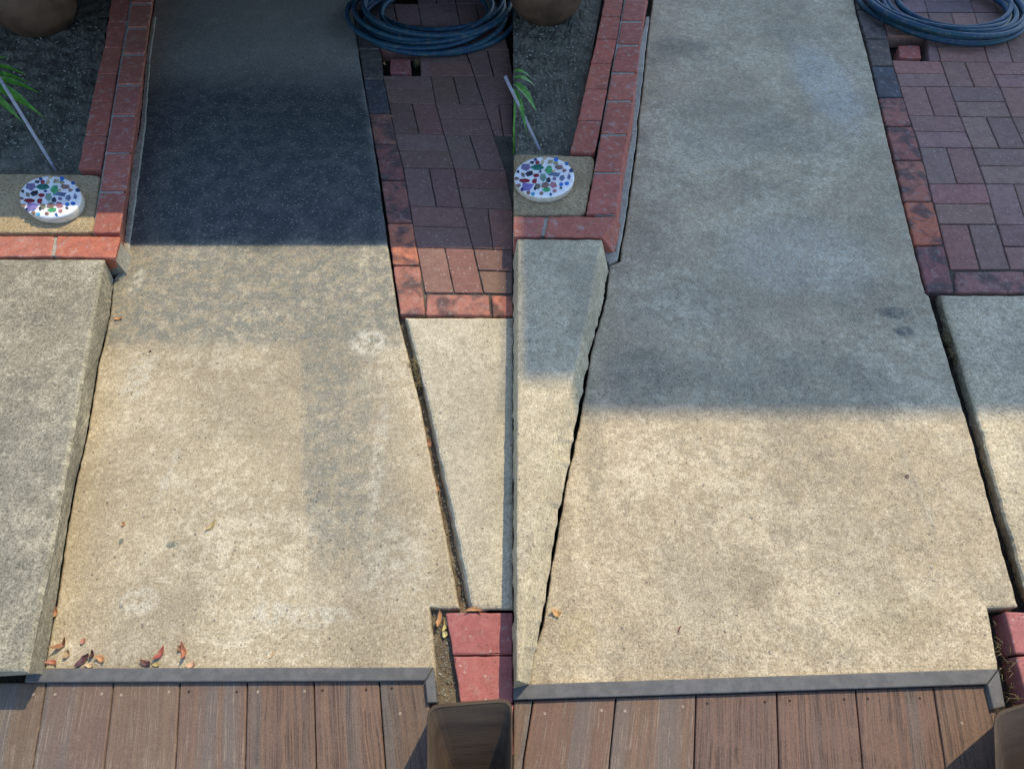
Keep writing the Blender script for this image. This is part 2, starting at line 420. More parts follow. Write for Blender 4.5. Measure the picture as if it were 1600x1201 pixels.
for sd, k_ in (('left', lean((386, 1065), (383, 1183))), ('right', lean((1214, 1082), (1217, 1182)))):
    M['board_' + sd] = board_mat('brown_composite_board', None, (.105, .07, .052), (.29, .22, .16), .6, .5, k_)
    M['worn_' + sd] = board_mat('grooved_composite_board', None, (.105, .072, .057), (.04, .027, .02), .7, -1.2, k_)
def tubwood():
    m = N('dark_tub_wood', .7, .3)
    v = m.vadd(m.pos, (3, 9, 40), 'MULTIPLY')
    n1 = m.noise(2, 4, .6, vec=v)
    col = m.mix(m.ramp(n1, .35, .65), (.075, .048, .028), (.05, .032, .019))
    return m.out(col, m.bump(n1, .5, .003))
M['tub'] = tubwood()

# ------------------------------------------------------------ block makers
def block(name, px, z1, z0, mat, col=None, gap=.0015, base_px=None, zb=0.0, r=.0035, jit=.0014, corner=.005, parent=None):
    top = [P(x, y, z1) for x, y in px]; top = [(p.x, p.y) for p in top]
    a = sum(top[i - 1][0] * top[i][1] - top[i][0] * top[i - 1][1] for i in range(len(top)))
    if a < 0: top = top[::-1]
    bot = None
    if base_px:
        bot = [P(x, y, zb) for x, y in base_px]; bot = [(p.x, p.y) for p in bot]
        if a < 0: bot = bot[::-1]
        bot = inset(bot, gap); z0 = zb
    top = inset(top, gap)
    me = slab_mesh(name, top, z1, z0, bot, r=r, step=.015, jit=jit, seed=random.random() * 50, corner=corner)
    o = link(name, me, mat, parent)
    # centre the origin on the block
    c = sum((v.co for v in me.vertices), Vector()) / len(me.vertices); c.z = z0
    me.transform(Matrix.Translation(-c)); o.location = c
    if col: o.color = (*col, 1)
    return o

def vary(c, a=.12):
    k = 1 + random.uniform(-a, a); return tuple(max(.01, v * k * (1 + random.uniform(-.05, .05))) for v in c)
ORD = ['first', 'second', 'third', 'fourth', 'fifth', 'sixth', 'seventh', 'eighth', 'ninth', 'tenth', 'eleventh', 'twelfth']

def region(name, px, z1, z0, mat, bot_px=None, r=.006, jit=.0012, bjit=None, jf=9, **kw):
    top = [tuple(P(x, y, z1).xy) for x, y in px]
    bot = [tuple(P(x, y, z0).xy) for x, y in bot_px] if bot_px else None
    me = slab_mesh(name, top, z1, z0, bot, r=r, step=.012, jit=jit, bjit=bjit, jf=jf, seed=random.random() * 50, **kw)
    return link(name, me, mat)

SEAM = 802
# ------------------------------------------------------------ ground sheet
bm = bmesh.new(); bmesh.ops.create_grid(bm, x_segments=4, y_segments=4, size=30)
me = bpy.data.meshes.new('ground'); bm.to_mesh(me); bm.free()
g = link('ground', me, M['darkdirt']); g.location.z = -.07; tag(g, kind='structure')

# ============================================================ LEFT WALK
ZL = .085
LE = [(243, -10), (238, 26), (229, 92), (219, 200), (206, 300), (197, 372), (191, 420), (176, 440), (171.5, 493), (153, 572), (134, 689), (120, 745), (106, 819), (92, 917), (69, 1043)]
top_l = (300, -330); top_r = (503, -330)
LR = [(549, -10), (554, 30), (562, 100), (575, 172), (589, 262), (600, 345), (611, 420), (621, 490), (655, 628), (690, 805), (718, 950)]
path = [top_l] + LE + [(66, 1062), (681, 1062), (680, 1043), (672, 950)] + LR[::-1] + [top_r]
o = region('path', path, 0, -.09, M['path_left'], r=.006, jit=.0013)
tag(o, 'older stained concrete walk at the left, dark film and painted shade on its far end', kind='structure')

# raised slab at left
SLt = [(162, 404), (141, 521), (122.5, 624), (99, 750), (80.6, 857), (59.6, 955), (46, 1022), (41, 1050)]
SLb = [(176, 436), (170, 493), (151, 572), (132, 689), (118, 745), (104, 819), (90, 917), (68, 1052)]
o = region('pavement', [(-160, 404)] + SLt + [(-160, 1050)], ZL, 0, M['slab_grey'], [(-160, 440)] + [(x + 1.2, y) for x, y in SLb] + [(-160, 1064)], r=.008, jit=.0009, jf=14)
tag(o, 'raised grey lichened concrete slab left of the stained walk', kind='structure')

# right slab beyond the groove
o = region('pavement', [(634, 496), (SEAM, 496), (SEAM, 951), (737, 951), (708, 806), (668, 628)], .004, -.06, M['slab_pale'],
           [(628, 496), (SEAM, 496), (SEAM, 951), (725, 951), (698, 806), (662, 628)], r=.009, jit=.0015)
tag(o, 'pale concrete slab right of the dirt filled groove', kind='structure')
# dirt in the groove and beside the red pavers
def strip(name, px, z, mat, amp=.004, label=None, res=.012):
    me = bpy.data.meshes.new(name); w = [P(x, y, z) for x, y in px]
    xs = [p.x for p in w]; ys = [p.y for p in w]
    bm = bmesh.new(); nx = max(2, min(240, int((max(xs) - min(xs)) / res))); ny = max(2, min(260, int((max(ys) - min(ys)) / res)))
    # columns follow the quad
    a, b, c, d = w
    V = [[None] * (nx + 1) for _ in range(ny + 1)]
    for j in range(ny + 1):
        for i in range(nx + 1):
            u, v = i / nx, j / ny
            p = (a * (1 - u) + b * u) * (1 - v) + (d * (1 - u) + c * u) * v
            p.z = z + amp * (noise.noise(Vector((p.x * 22, p.y * 22, 1))) + .8 * noise.noise(Vector((p.x * 90, p.y * 90, 4))))
            V[j][i] = bm.verts.new(p)
    for j in range(ny):
        for i in range(nx): bm.faces.new((V[j][i], V[j][i + 1], V[j + 1][i + 1], V[j + 1][i]))
    bmesh.ops.recalc_face_normals(bm, faces=bm.faces)
    for f in bm.faces:
        f.smooth = True
        if f.normal.z < 0: f.normal_flip()
    bm.to_mesh(me); bm.free(); o = link(name, me, mat); tag(o, label, kind='structure'); return o
strip('ground', [(610, 480), (645, 480), (755, 965), (705, 965)], -.034, M['dirt'], .007, 'dirt filling the long groove')
strip('ground', [(655, 940), (760, 940), (760, 1150), (672, 1150)], -.022, M['dirt'], .005, 'sandy dirt beside the rose pavers')

# ---- edging of two brick courses on the left
in_l = [(172, 0), (167.8, 26), (161, 74), (150.5, 115), (141.5, 157), (132, 205), (120, 264)]
in_r = [(204, 0), (200, 35), (192, 75.5), (184, 116), (177.5, 160), (169, 213), (158, 266)]
out_r = [(237, 8), (232, 42), (227, 83), (221, 131), (213.5, 177.5), (206, 236), (197, 297), (187, 362)]
base_r = [(243, -10), (237, 26), (228, 92), (219, 200), (208.5, 250), (202, 310), (196, 360), (191, 420)]
RED = (.40, .12, .08)
def course(side, nm_label, left, right, joints, z, col, base=None, mgap=.0015, group=None, mat='red', where=None, mortar=None):
    for i in range(len(joints) - 1):
        y0, y1 = joints[i], joints[i + 1]
        t = mortar if mortar else 0
        px = [(interp(left, y0) + .8, y0 + t), (interp(right, y0) - (0 if base else .8), y0 + t), (interp(right, y1) - (0 if base else .8), y1), (interp(left, y1) + .8, y1)]
        bp = None
        if base:
            # the pavement-side foot of each brick
            k = 22 * (y0 + 700) / 900
            pl = [P(x, y, z) for x, y in px]
            bp = []
            foot = 18
            for q, (x, y) in enumerate(px):
                w = P(x, y, z)
                if q in (1, 2):
                    # find the ground pixel row of this world depth, then the foot line there
                    yy = px_row(w.y, 0); bp.append((interp(base, yy), yy))
                else:
                    bp.append(proj(w.x, w.y, 0))
        lab = where(i) if where else nm_label % ORD[i]
        o = block('brick', px, z, 0, M[mat], vary(col[i] if isinstance(col, list) else col, .1), gap=.001 if base else mgap, base_px=bp, zb=-.01 if False else 0.0)
        tag(o, lab, 'brick', group)
def proj(x, y, z):
    d = Vector((x, y, z - CAM_H)); cy = d.y * ca + d.z * sa; cz = -d.y * sa + d.z * ca
    return (800 + F * d.x / -cz, 600.3 - F * cy / -cz)
def px_row(wy, z): return proj(0, wy, z)[1]

def mortar_bed(px_l, px_r, y0, y1, z, lab, base):
    px = [(interp(px_l, y0) + 2, y0), (interp(px_r, y0) - 1.5, y0), (interp(px_r, y1) - 1.5, y1), (interp(px_l, y1) + 2, y1)]
    bp = []
    for q, (x, y) in enumerate(px):
        w = P(x, y, z); yy = px_row(w.y, 0)
        bp.append((interp(base, yy) - 5, yy) if q in (1, 2) else proj(w.x, w.y, 0))
    top = [tuple(P(x, y, z).xy) for x, y in px]; bot = [tuple(P(x, y, 0).xy) for x, y in bp]
    o = link('mortar_bed', slab_mesh('mortar_bed', top, z, 0, bot, r=.002, step=.012, jit=.001), M['mortar'])
    tag(o, lab, 'mortar', None)
joints_in = [-118, -72, -35, 0, 34.5, 74.5, 115.5, 158.5, 212, 265][2:]
N_IN = len(joints_in) - 1
course('L', '', in_l, in_r, joints_in, ZL - .004, RED, mgap=.003, group='red bricks of the inner edging course at the left bed',
       where=lambda i: 'soil side red brick of the left bed edging, %s up from the mosaic stone' % ORD[N_IN - 1 - i])
joints_out = [-70, -30, 4, 42, 83, 131, 178, 236, 297, 363]
N_OUT = len(joints_out) - 1
course('L', '', in_r + [(152, 330), (143, 362)], out_r, joints_out, ZL, [(.34, .115, .08)] * 9, base=base_r, mortar=4, group='red bricks of the outer edging course beside the stained walk',
       where=lambda i: 'raised red brick edging the stained walk, %s up from the sunlit corner brick' % ORD[N_OUT - 1 - i])
mortar_bed(in_r + [(143, 362)], [(a - 1, b) for a, b in out_r], -66, 364, ZL - .006, 'grey mortar joints between the red bricks beside the stained walk', base_r)
# corner bricks at the foot of the bed
o = block('brick', [(89, 368), (188, 369), (179, 402.5), (84, 401)], ZL, 0, M['red'], (.43, .14, .085), base_px=[proj(*P(89, 368, ZL).xy, 0), (197, 385), (187, 427), proj(*P(84, 401, ZL).xy, 0)], gap=.001, r=.004)
tag(o, 'long orange red corner brick in the sun at the foot of the left bed', 'brick', 'front bricks of the left bed')
o = block('brick', [(-20, 368), (85, 368), (79, 401), (-20, 401)], ZL, 0, M['red'], (.41, .15, .10), gap=.0015)
tag(o, 'sunlit red brick with scratched top left of the long corner brick', 'brick', 'front bricks of the left bed')
o = block('brick', [(-150, 368), (-24, 368), (-24, 401), (-150, 401)], ZL, 0, M['red'], (.41, .15, .10), gap=.0015)
tag(o, 'red brick at the far left end of the bed front', 'brick', 'front bricks of the left bed')
mb = region('mortar_bed', [(-20, 370), (183, 371), (176, 400), (-20, 399)], ZL - .004, -.01, M['mortar'], r=.002, jit=.001)
tag(mb, 'grey mortar between the front bricks of the left bed', 'mortar')
# mortar skirt at the foot of the bricks
o = region('mortar_skirt', [(238, 26), (243, 26), (234, 92), (226, 200), (213, 300), (203, 372), (197, 425), (186, 436), (178, 436), (186, 424), (196, 360), (207, 250), (219, 200), (228, 92)], .006, -.01, M['mortar'], r=.003, jit=.0015)
tag(o, 'thin mortar skirt along the foot of the left edging bricks', 'mortar')

# ---- soil bed
strip('ground', [(-420, -260), (212, -260), (132, 285), (-420, 285)], .028, M['soil'], .012, 'gritty grey soil of the left bed', res=.012)
strip('ground', [(-420, 275), (170, 275), (150, 404), (-420, 404)], .012, M['darkdirt'], .004, 'dark soil under the paving pad of the left bed', res=.02)

# ---- pad, mosaic stone
def pad(px, z, lab):
    o = region('paving_pad', px, z, .0, M['pad'], r=.006, jit=.002, corner=.02); return tag(o, lab, 'stepping stone')
pad([(-60, 271), (60, 271), (156, 273), (144, 363), (-60, 364)], .074, 'square sandy concrete pad under the left mosaic stone, half in the sun')

TILES = [(150,460,40,25,'p',5),(240,462,40,22,'g',6),(330,478,26,32,'G',5),(225,397,12,9,'n',8),(195,420,20,12,'k',4),(240,423,13,13,'r',6),(280,423,12,17,'t',5),(345,415,22,17,'o',4),(385,425,22,11,'o',5),(390,395,15,15,'b',9),
 (408,460,32,15,'w',5),(474,430,13,11,'B',8),(510,486,15,13,'n',9),(455,486,14,12,'w',7),(85,496,12,9,'k',7),(125,522,17,20,'O',4),(180,512,26,18,'k',6),(263,495,10,10,'n',7),(233,525,22,13,'m',5),(285,540,24,26,'a',5),
 (378,515,48,15,'s',4),(370,490,12,11,'t',6),(435,545,22,20,'s',5),(495,540,15,23,'s',4),(138,568,44,15,'m',6),(218,572,21,17,'m',6),(75,552,17,12,'w',7),(330,565,17,18,'k',6),(378,552,14,12,'p',6),(300,603,28,22,'w',5),
 (245,617,22,22,'O',5),(365,603,25,24,'R',5),(160,625,42,30,'v',4),(90,607,14,12,'w',7),(310,643,36,18,'G',5),(222,632,8,12,'k',6),(430,600,14,13,'b',8),(475,592,16,12,'b',8),(428,628,10,8,'k',6),(378,652,14,12,'R',8),
 (272,672,14,12,'w',8),(205,676,15,11,'c',8),(168,665,15,11,'w',8),(300,385,16,11,'t',8),(118,640,10,9,'n',7),(345,680,12,9,'B',7)]
TC = {'p': (.13, .11, .19), 'g': (.02, .12, .09), 'G': (.06, .25, .11), 'n': (.02, .04, .12), 'k': (.03, .035, .05), 'r': (.22, .03, .04), 't': (.38, .3, .17), 'o': (.25, .22, .12), 'b': (.03, .12, .36), 'B': (.02, .09, .25),
      'w': (.17, .11, .09), 'O': (.12, .12, .09), 'm': (.17, .02, .03), 'a': (.13, .22, .17), 's': (.09, .12, .19), 'R': (.3, .13, .14), 'v': (.14, .12, .28), 'c': (.08, .3, .45)}
TM = {}
for k, c in TC.items():
    m = N('glass_tile_' + {'p':'plum','g':'bottle_green','G':'green','n':'navy','k':'black','r':'red','t':'tan','o':'olive','b':'blue','B':'dark_blue','w':'brown','O':'grey','m':'maroon','a':'sage','s':'slate','R':'rose','v':'violet','c':'sky_blue'}[k], .18, .6)
    TM[k] = m.out(m.mix(m.ramp(m.noise(90, 3), .35, .65), c, tuple(min(1, v * 1.6 + .01) for v in c)))
def mosaic(cx, cy, rx, ry, z0, z1, lab):
    c = P(cx, cy, z1); root = empty('mosaic_stone', (c.x, c.y, z0)); tag(root, lab, 'mosaic stone')
    ring = [P(cx + rx * math.cos(t), cy + ry * math.sin(t), z1) - c for t in [k * math.tau / 72 for k in range(72)]]
    bm = bmesh.new(); rr = []
    H = z1 - z0
    for s, z in ((.955, 0), (.985, .003), (1.0, H * .5), (1.0, H - .005), (.985, H - .0012), (.965, H), (.9, H + .0003)):
        rr.append([bm.verts.new((p.x * s * (1 + .006 * noise.noise(p * 20)), p.y * s * (1 + .006 * noise.noise(p * 20 + Vector((5, 0, 0)))), z)) for p in ring])
    n = 72
    for a, b in zip(rr[:-1], rr[1:]):
        for i in range(n): bm.faces.new((a[i], a[(i + 1) % n], b[(i + 1) % n], b[i]))
    bm.faces.new(rr[-1])
    bmesh.ops.recalc_face_normals(bm, faces=bm.faces)
    for i, f in enumerate(bm.faces): f.smooth = True; f.material_index = 1 if min((v.co.z for v in f.verts)) < H - .006 else 0
    me = bpy.data.meshes.new('stone_disc'); bm.to_mesh(me); bm.free()
    d = link('stone_disc', me, M['grout'], root); me.materials.append(M['stonerim'])
    rnd = random.Random(3)
    for (x, y, a, b, k, n) in TILES:
        u, v = (x - 295) / 240, (y - 535) / 165
        ph = rnd.random() * 6.28; bm = bmesh.new(); lo = []; hi = []; mi = []
        for q in range(n):
            t = ph + q * math.tau / n; jr = 1 if n >= 8 else rnd.uniform(.72, 1.3)
            uu = u + a * jr * math.cos(t) / 240 * 1.18; vv = v + b * jr * math.sin(t) / 165 * 1.25
            w = P(cx + rx * uu, cy + ry * vv, z1) - c
            wc = P(cx + rx * u, cy + ry * v, z1) - c
            lo.append(bm.verts.new((w.x, w.y, H - .002))); mi.append(bm.verts.new((w.x, w.y, H + .0012)))
            w2 = wc + (w - wc) * .88; hi.append(bm.verts.new((w2.x, w2.y, H + .0022)))
        for q in range(n):
            r_ = (q + 1) % n; bm.faces.new((lo[q], lo[r_], mi[r_], mi[q])); bm.faces.new((mi[q], mi[r_], hi[r_], hi[q]))
        bm.faces.new(hi); bmesh.ops.recalc_face_normals(bm, faces=bm.faces)
        me = bpy.data.meshes.new('mosaic_tile'); bm.to_mesh(me); bm.free()
        link('mosaic_tile', me, TM[k], root)
    return root
mosaic(78, 307, 48.5, 32.5, .0745, .104, 'round white mosaic stone with its lower edge in the sun, on the left pad')

# ---- clay pot
def pot(px, py, r, z, lab):
    c = P(px, py, z)
    prof = [(r * .55, 0), (r * .62, .006), (r * .84, r * .3), (r * .97, r * .62), (r, r * .85), (r * .97, r * 1.1), (r * .85, r * 1.38), (r * .74, r * 1.5), (r * .80, r * 1.56), (r * .82, r * 1.63), (r * .74, r * 1.64), (r * .70, r * 1.5), (r * .6, r * 1.42)]
    root = empty('clay_pot', c); tag(root, lab, 'pot')
    link('pot_body', lathe_mesh('pot_body', prof), M['pot'], root)
    s = lathe_mesh('potting_soil', [(r * .7, r * 1.40), (r * .5, r * 1.42), (.01, r * 1.43)], 32); link('potting_soil', s, M['darkdirt'], root)
pot(72, 40, .20, .026, 'brown clay pot on the grey soil at the top left corner')

# ---- stake and green plant
def stake(a, b, lab):
    c = P(*b); p = [P(*a) - c, Vector((0, 0, -.02))]
    d = (p[1] - p[0]); pts = [p[0] - d * .6] + [p[0] + d * t / 6 for t in range(7)]
    me = tube_mesh('garden_stake', pts, .0055, 12); o = link('garden_stake', me, M['stake']); o.location = c
    tag(o, lab, 'stake')
stake((26, 166, .2), (82, 260, .05), 'thin grey stake leaning left behind the left pad')
def blade(root, a, b, w, droop=.25):
    """a pointed arching leaflet between two world points"""
    a, b = Vector(a), Vector(b); d = b - a; L = d.length; side = d.cross(Vector((0, 0, 1))).normalized(); bm = bmesh.new(); rows = []
    n = 14
    for i in range(n + 1):
        t = i / n; p = a + d * t + Vector((0, 0, L * droop * 4 * t * (1 - t) * .5)); ww = w * (math.sin(math.pi * min(1, t * .9 + .12)) ** .8) * (1 - t ** 4)
        rows.append([bm.verts.new(p - side * ww + Vector((0, 0, ww * .5))), bm.verts.new(p), bm.verts.new(p + side * ww + Vector((0, 0, ww * .5)))])
    for r0, r1 in zip(rows[:-1], rows[1:]):
        for k in range(2): bm.faces.new((r0[k], r0[k + 1], r1[k + 1], r1[k]))
    for f in bm.faces: f.smooth = True
    me = bpy.data.meshes.new('leaf_blade'); bm.to_mesh(me); bm.free()
    sm = link('leaf_blade', me, M['fern'], root); return sm
def plant(ox, lab, blades, dx=0):
    base = P(ox, 240, .03); root = empty('leafy_plant', base); tag(root, lab, 'plant')
    st = [Vector((0, 0, 0)), Vector((0, .02, .1)), P(ox + 2, 150, .2) - base]
    link('stem', tube_mesh('stem', st, .004, 8), M['fern'], root)
    for (x0, y0, x1, y1, w, z0, z1) in blades:
        blade(root, P(x0 + dx, y0, z0) - base, P(x1 + dx, y1, z1) - base, w * 1.35)
plant(-6, 'bright green pointed leaves reaching in over the left bed at the frame edge',
      [(-20, 108, 47, 120, .010, .2, .17), (-20, 120, 53, 133, .011, .2, .16), (-20, 128, 70, 150, .012, .2, .15), (-22, 132, 72, 186, .016, .2, .12), (-20, 140, 40, 196, .010, .2, .1), (-30, 115, 20, 90, .01, .2, .22)])

# ---- old edging bricks between walk and pavers
A = [(585, 40), (594.5, 77), (598, 118), (606.6, 160), (616, 208), (630, 262), (640, 321), (650.5, 386), (664, 457)]
eg_l = [(551, 0), (559, 77), (567, 124), (575, 176), (584, 224.5), (594, 281), (604, 348), (612.5, 414), (624, 492)]
eg_r = [(x + 1.2, y) for x, y in A[:-1]] + [(664.5, 457), (666, 492)]
def edging(left, right, joints, spec, grp):
    for i in range(len(joints) - 1):
        y0, y1 = joints[i] + .8, joints[i + 1] - .8
        mat, col, lab = spec[i]
        px = [(interp(left, y0) + 1, y0), (interp(right, y0) - 1, y0), (interp(right, y1) - 1, y1), (interp(left, y1) + 1, y1)]
        o = block('brick', px, -.004 + random.uniform(-.002, .002), -.06, M[mat], col, gap=.001, corner=.007, r=.005)
        tag(o, lab, 'brick', grp)
edging(eg_l, eg_r, [-70, -22, 26, 77, 124, 176, 224.5, 281, 348, 414, 492], [
    ('old', (.12, .09, .08), 'grey brown brick beyond the top edge beside the left hose coil, farthest of its row'),
    ('old', (.13, .10, .08), 'grey brown brick under the left hose coil beside the stained walk'),
    ('old', (.13, .10, .09), 'dark brick half under the left edge of the left hose coil'),
    ('old', (.12, .10, .08), 'olive brown brick just below the left hose coil beside the stained walk'),
    ('old', (.07, .07, .078), 'blue black brick with white scuffs in the edging of the stained walk'),
    ('old', (.26, .11, .075), 'brown brick with an orange smudge next below the scuffed black brick'),
    ('old', (.21, .085, .07), 'dark maroon brick in the shaded edging of the stained walk, below the orange smudged one'),
    ('old', (.24, .10, .075), 'long dark brown brick in the shade just above the shadow line'),
    ('old', (.46, .16, .09), 'bright orange brick crossed by the shadow line beside the stained walk'),
    ('old', (.34, .14, .10), 'sunlit orange brown brick with a grey smear at the corner of the groove')], 'old edging bricks right of the stained walk')

# ---- mauve pavers, basket weave pairs
def pavers(cols, rows, start, side, z, col, skip=(), sun_row=None):
    """cols: list of polylines, rows: list of row heights at each column line [(y at col0, y at col1, ..)]"""
    names = ['first', 'second', 'third', 'fourth']
    nr = len(rows) - 1
    for r_ in range(nr):
        for c in range(len(cols) - 1):
            if (r_, c) in skip: continue
            def pt(i, j):
                y = rows[r_ + j][min(c + i, len(rows[0]) - 1)]; return (interp(cols[c + i], y), y)
            a, b, d, e = pt(0, 0), pt(1, 0), pt(1, 1), pt(0, 1)
            L = lambda p, q, t: (p[0] + (q[0] - p[0]) * t, p[1] + (q[1] - p[1]) * t)
            horiz = (r_ + c + start) % 2 == 0
            quads = [(a, b, L(b, d, .487), L(a, e, .487)), (L(a, e, .487), L(b, d, .487), d, e)] if horiz else [(a, L(a, b, .5), L(e, d, .5), e), (L(a, b, .5), b, d, L(e, d, .5))]
            for k, q in enumerate(quads):
                cc = vary(col, .13)
                if random.random() < .3: cc = (cc[0] * 1.08, cc[1] * .95, cc[2] * .94)
                if random.random() < .25: cc = (cc[0] * .92, cc[1] * .98, cc[2] * .98)
                zz = z + random.uniform(-.0015, .0015)
                o = block('paver', q, zz, -.06, M['mauve'], cc, gap=.0014 + (0 if random.random() < .7 else .0015), corner=.003, r=.0028, jit=.0006)
                pos = ('crosswise upper' if k == 0 else 'crosswise lower') if horiz else ('lengthwise left' if k == 0 else 'lengthwise right')
                n_from = nr - r_ + (8 if nr < 5 else 0)
                tag(o, '%s patio mauve paver, %s of its pair, %s row up, %s column from walk' % (side, pos, ORD[n_from - 1], names[c]), 'paver', 'mauve pavers right of the %s walk' % ('stained' if side == 'left' else 'cleaned'))
B_ = [(652, 0), (664, 77), (673, 119), (681, 163), (694, 210), (709.7, 263), (722.6, 324), (739, 388), (755, 458)]
C_ = [(711, 0), (727, 77), (741.5, 119), (756, 163), (771, 210), (791, 267), (808, 328), (829, 390), (850, 459)]
def clipx(pts, s): return [(min(x, s), y) for x, y in pts]
D_ = [(772, 0), (795, 77), (811, 119), (830, 163), (850, 210)]
rowsL = [(40, 40, 40, 40), (78, 78, 78, 78), (118, 119, 119, 119), (160, 163, 163, 163), (208, 210, 211, 211), (262, 263, 266, 266), (321, 324, 327, 327), (386, 388, 390, 390), (457, 458, 459, 459)]
def pavers_left():
    # column lines clipped at the far edge of this patio
    cols = [A, B_, clipx(C_, SEAM), clipx(D_, SEAM)]
    skip = {(1, 0)} | {(r_, 2) for r_ in (5, 6, 7, 4)}
    rows = rowsL
    pavers(cols, rows, 0, 'left', -.006, (.20, .115, .09), skip)
pavers_left()
# far rows under the hose
pavers([A, B_, clipx(C_, SEAM), clipx(D_, SEAM)], [(-60,) * 4, (-26,) * 4, (6,) * 4, (39,) * 4], 1, 'left', -.006, (.2, .13, .12), {(0, 0), (1, 0)})
o = block('brick', [(610, 92), (641, 92), (643, 114), (609, 113)], -.012, -.06, M['red'], (.33, .12, .11), gap=.001)
tag(o, 'small broken red brick in a gap below the left hose coil', 'brick', 'broken bricks by the hoses')
o = block('paver', [(658, 90), (668, 78), (664, 118.5), (657, 118.5)], -.03, -.06, M['mauve'], (.2, .14, .12), gap=.001)
for q_, lb in (([(656, 79), (727, 79), (741, 118), (657, 118)], 'left'), ([(1449, 57), (1460, 57), (1470, 95), (1452, 95)], 'right')):
    o2 = block('paver', q_, -.008, -.06, M['mauve'], (.24, .14, .12), gap=.0012); tag(o2, 'mauve paver with one end under the %s hose coil, beside the broken red brick' % lb, 'paver', 'pavers cut short beside the hose holes')
tag(o, 'sunken paver chip beside the broken red brick below the left hose', 'paver', 'paver chips by the hoses')
# border bricks in front of the pavers
def border(quads, grp):
    for px, col, lab in quads:
        o = block('brick', px, -.003, -.06, M['old'], col, gap=.001, corner=.007, r=.005); tag(o, lab, 'brick', grp)
border([([(666, 459), (764, 460), (767, 493), (665, 492)], (.36, .15, .11), 'sunlit brown brick with orange blush, right of the corner brick'),
        ([(767, 461), (SEAM, 461), (SEAM, 493), (769, 493)], (.44, .16, .10), 'orange brick at the right end of the left front border')], 'front border bricks of the left pavers')
strip('ground', [(604, 119), (SEAM, 119), (SEAM, 495), (640, 495)], -.013, M['joint'], .003, 'sandy joints under the left pavers')
# rose pavers at the bottom
for k, (px, lab) in enumerate((([(695, 956), (SEAM, 956), (SEAM, 1023), (708, 1023)], 'rose red paver touching the slab edge, upper of the two by the left tub'),
                ([(708, 1024), (SEAM, 1024), (SEAM, 1098), (719, 1098)], 'rose red paver lying against the rim of the left tub'),
                ([(720, 1099), (SEAM, 1099), (SEAM, 1180), (731, 1180)], 'rose red paver under the left tub'))):
    o = block('paver', px, -.002 - .001 * k, -.06, M['rose'], [(.31, .105, .095), (.34, .115, .1), (.33, .11, .1)][k], gap=.0008, corner=.003); tag(o, lab, 'paver', 'rose pavers at the bottom')

# ---- hose coil
def hose(cx, cy, rpx, lab, seed, flip=1):
    c = P(cx, cy, 0); rad = (P(cx + rpx, cy, .04) - P(cx, cy, .04)).length
    rnd = random.Random(seed); root = empty('garden_hose', c); tag(root, lab, 'hose')
    turns = 9; n = 96; pts = []; r0 = .0115
    # each turn has its own drift, kept loosely stacked
    rs = [1, .92, .99, .80, .96, .70, .88, .97, .62, .80][:turns + 1]; zs = [.5, .6, 2.3, .9, 3.9, 1.2, 5.0, 3.2, 2.0, 4.0][:turns + 1]
    ox = [rnd.uniform(-.045, .045) for _ in range(turns + 1)]; oy = [rnd.uniform(-.085, .04) for _ in range(turns + 1)]
    for i in range(turns * n + 1):
        t = i / n; k = min(int(t), turns - 1); u = t - k; u2 = u * u * (3 - 2 * u)
        L = lambda a: a[k] * (1 - u2) + a[k + 1] * u2
        r = (rad - r0) * L(rs); ang = flip * t * math.tau + 1.9
        z = r0 * (L(zs) + .35 * math.sin(ang * 2 + k)) + .004
        kn = noise.noise_vector(Vector((t * 2.3, seed, 0))) * .022
        r += kn.x; z += abs(kn.y) * .5
        pts.append(Vector((math.cos(ang) * r + L(ox) * (1 - abs(math.sin(ang)) * .3), math.sin(ang) * r * .93 + L(oy), max(r0 * .9, z))))
    link('hose_tube', tube_mesh('hose_tube', pts, r0, 10), M['hose'], root)
    # yellow line running on the tube for part of a turn
    i0 = int(n * (7 + .55)); seg = []
    for i in range(i0, i0 + 26):
        p = pts[i]; out = Vector((p.x, p.y, 0)).normalized(); seg.append(p + (out * .35 + Vector((0, 0, .9))).normalized() * r0 * .93)
    link('hose_stripe', tube_mesh('hose_stripe', seg, .0016, 6), M['yellow'], root)
    end = pts[-1]; d = (pts[-1] - pts[-3]).normalized()
    link('hose_coupling', tube_mesh('hose_coupling', [end - d * .01, end + d * .035], .014, 12), M['steel'], root)
hose(676, 24, 130, 'coiled blue garden hose on the pavers right of the stained walk', 2)

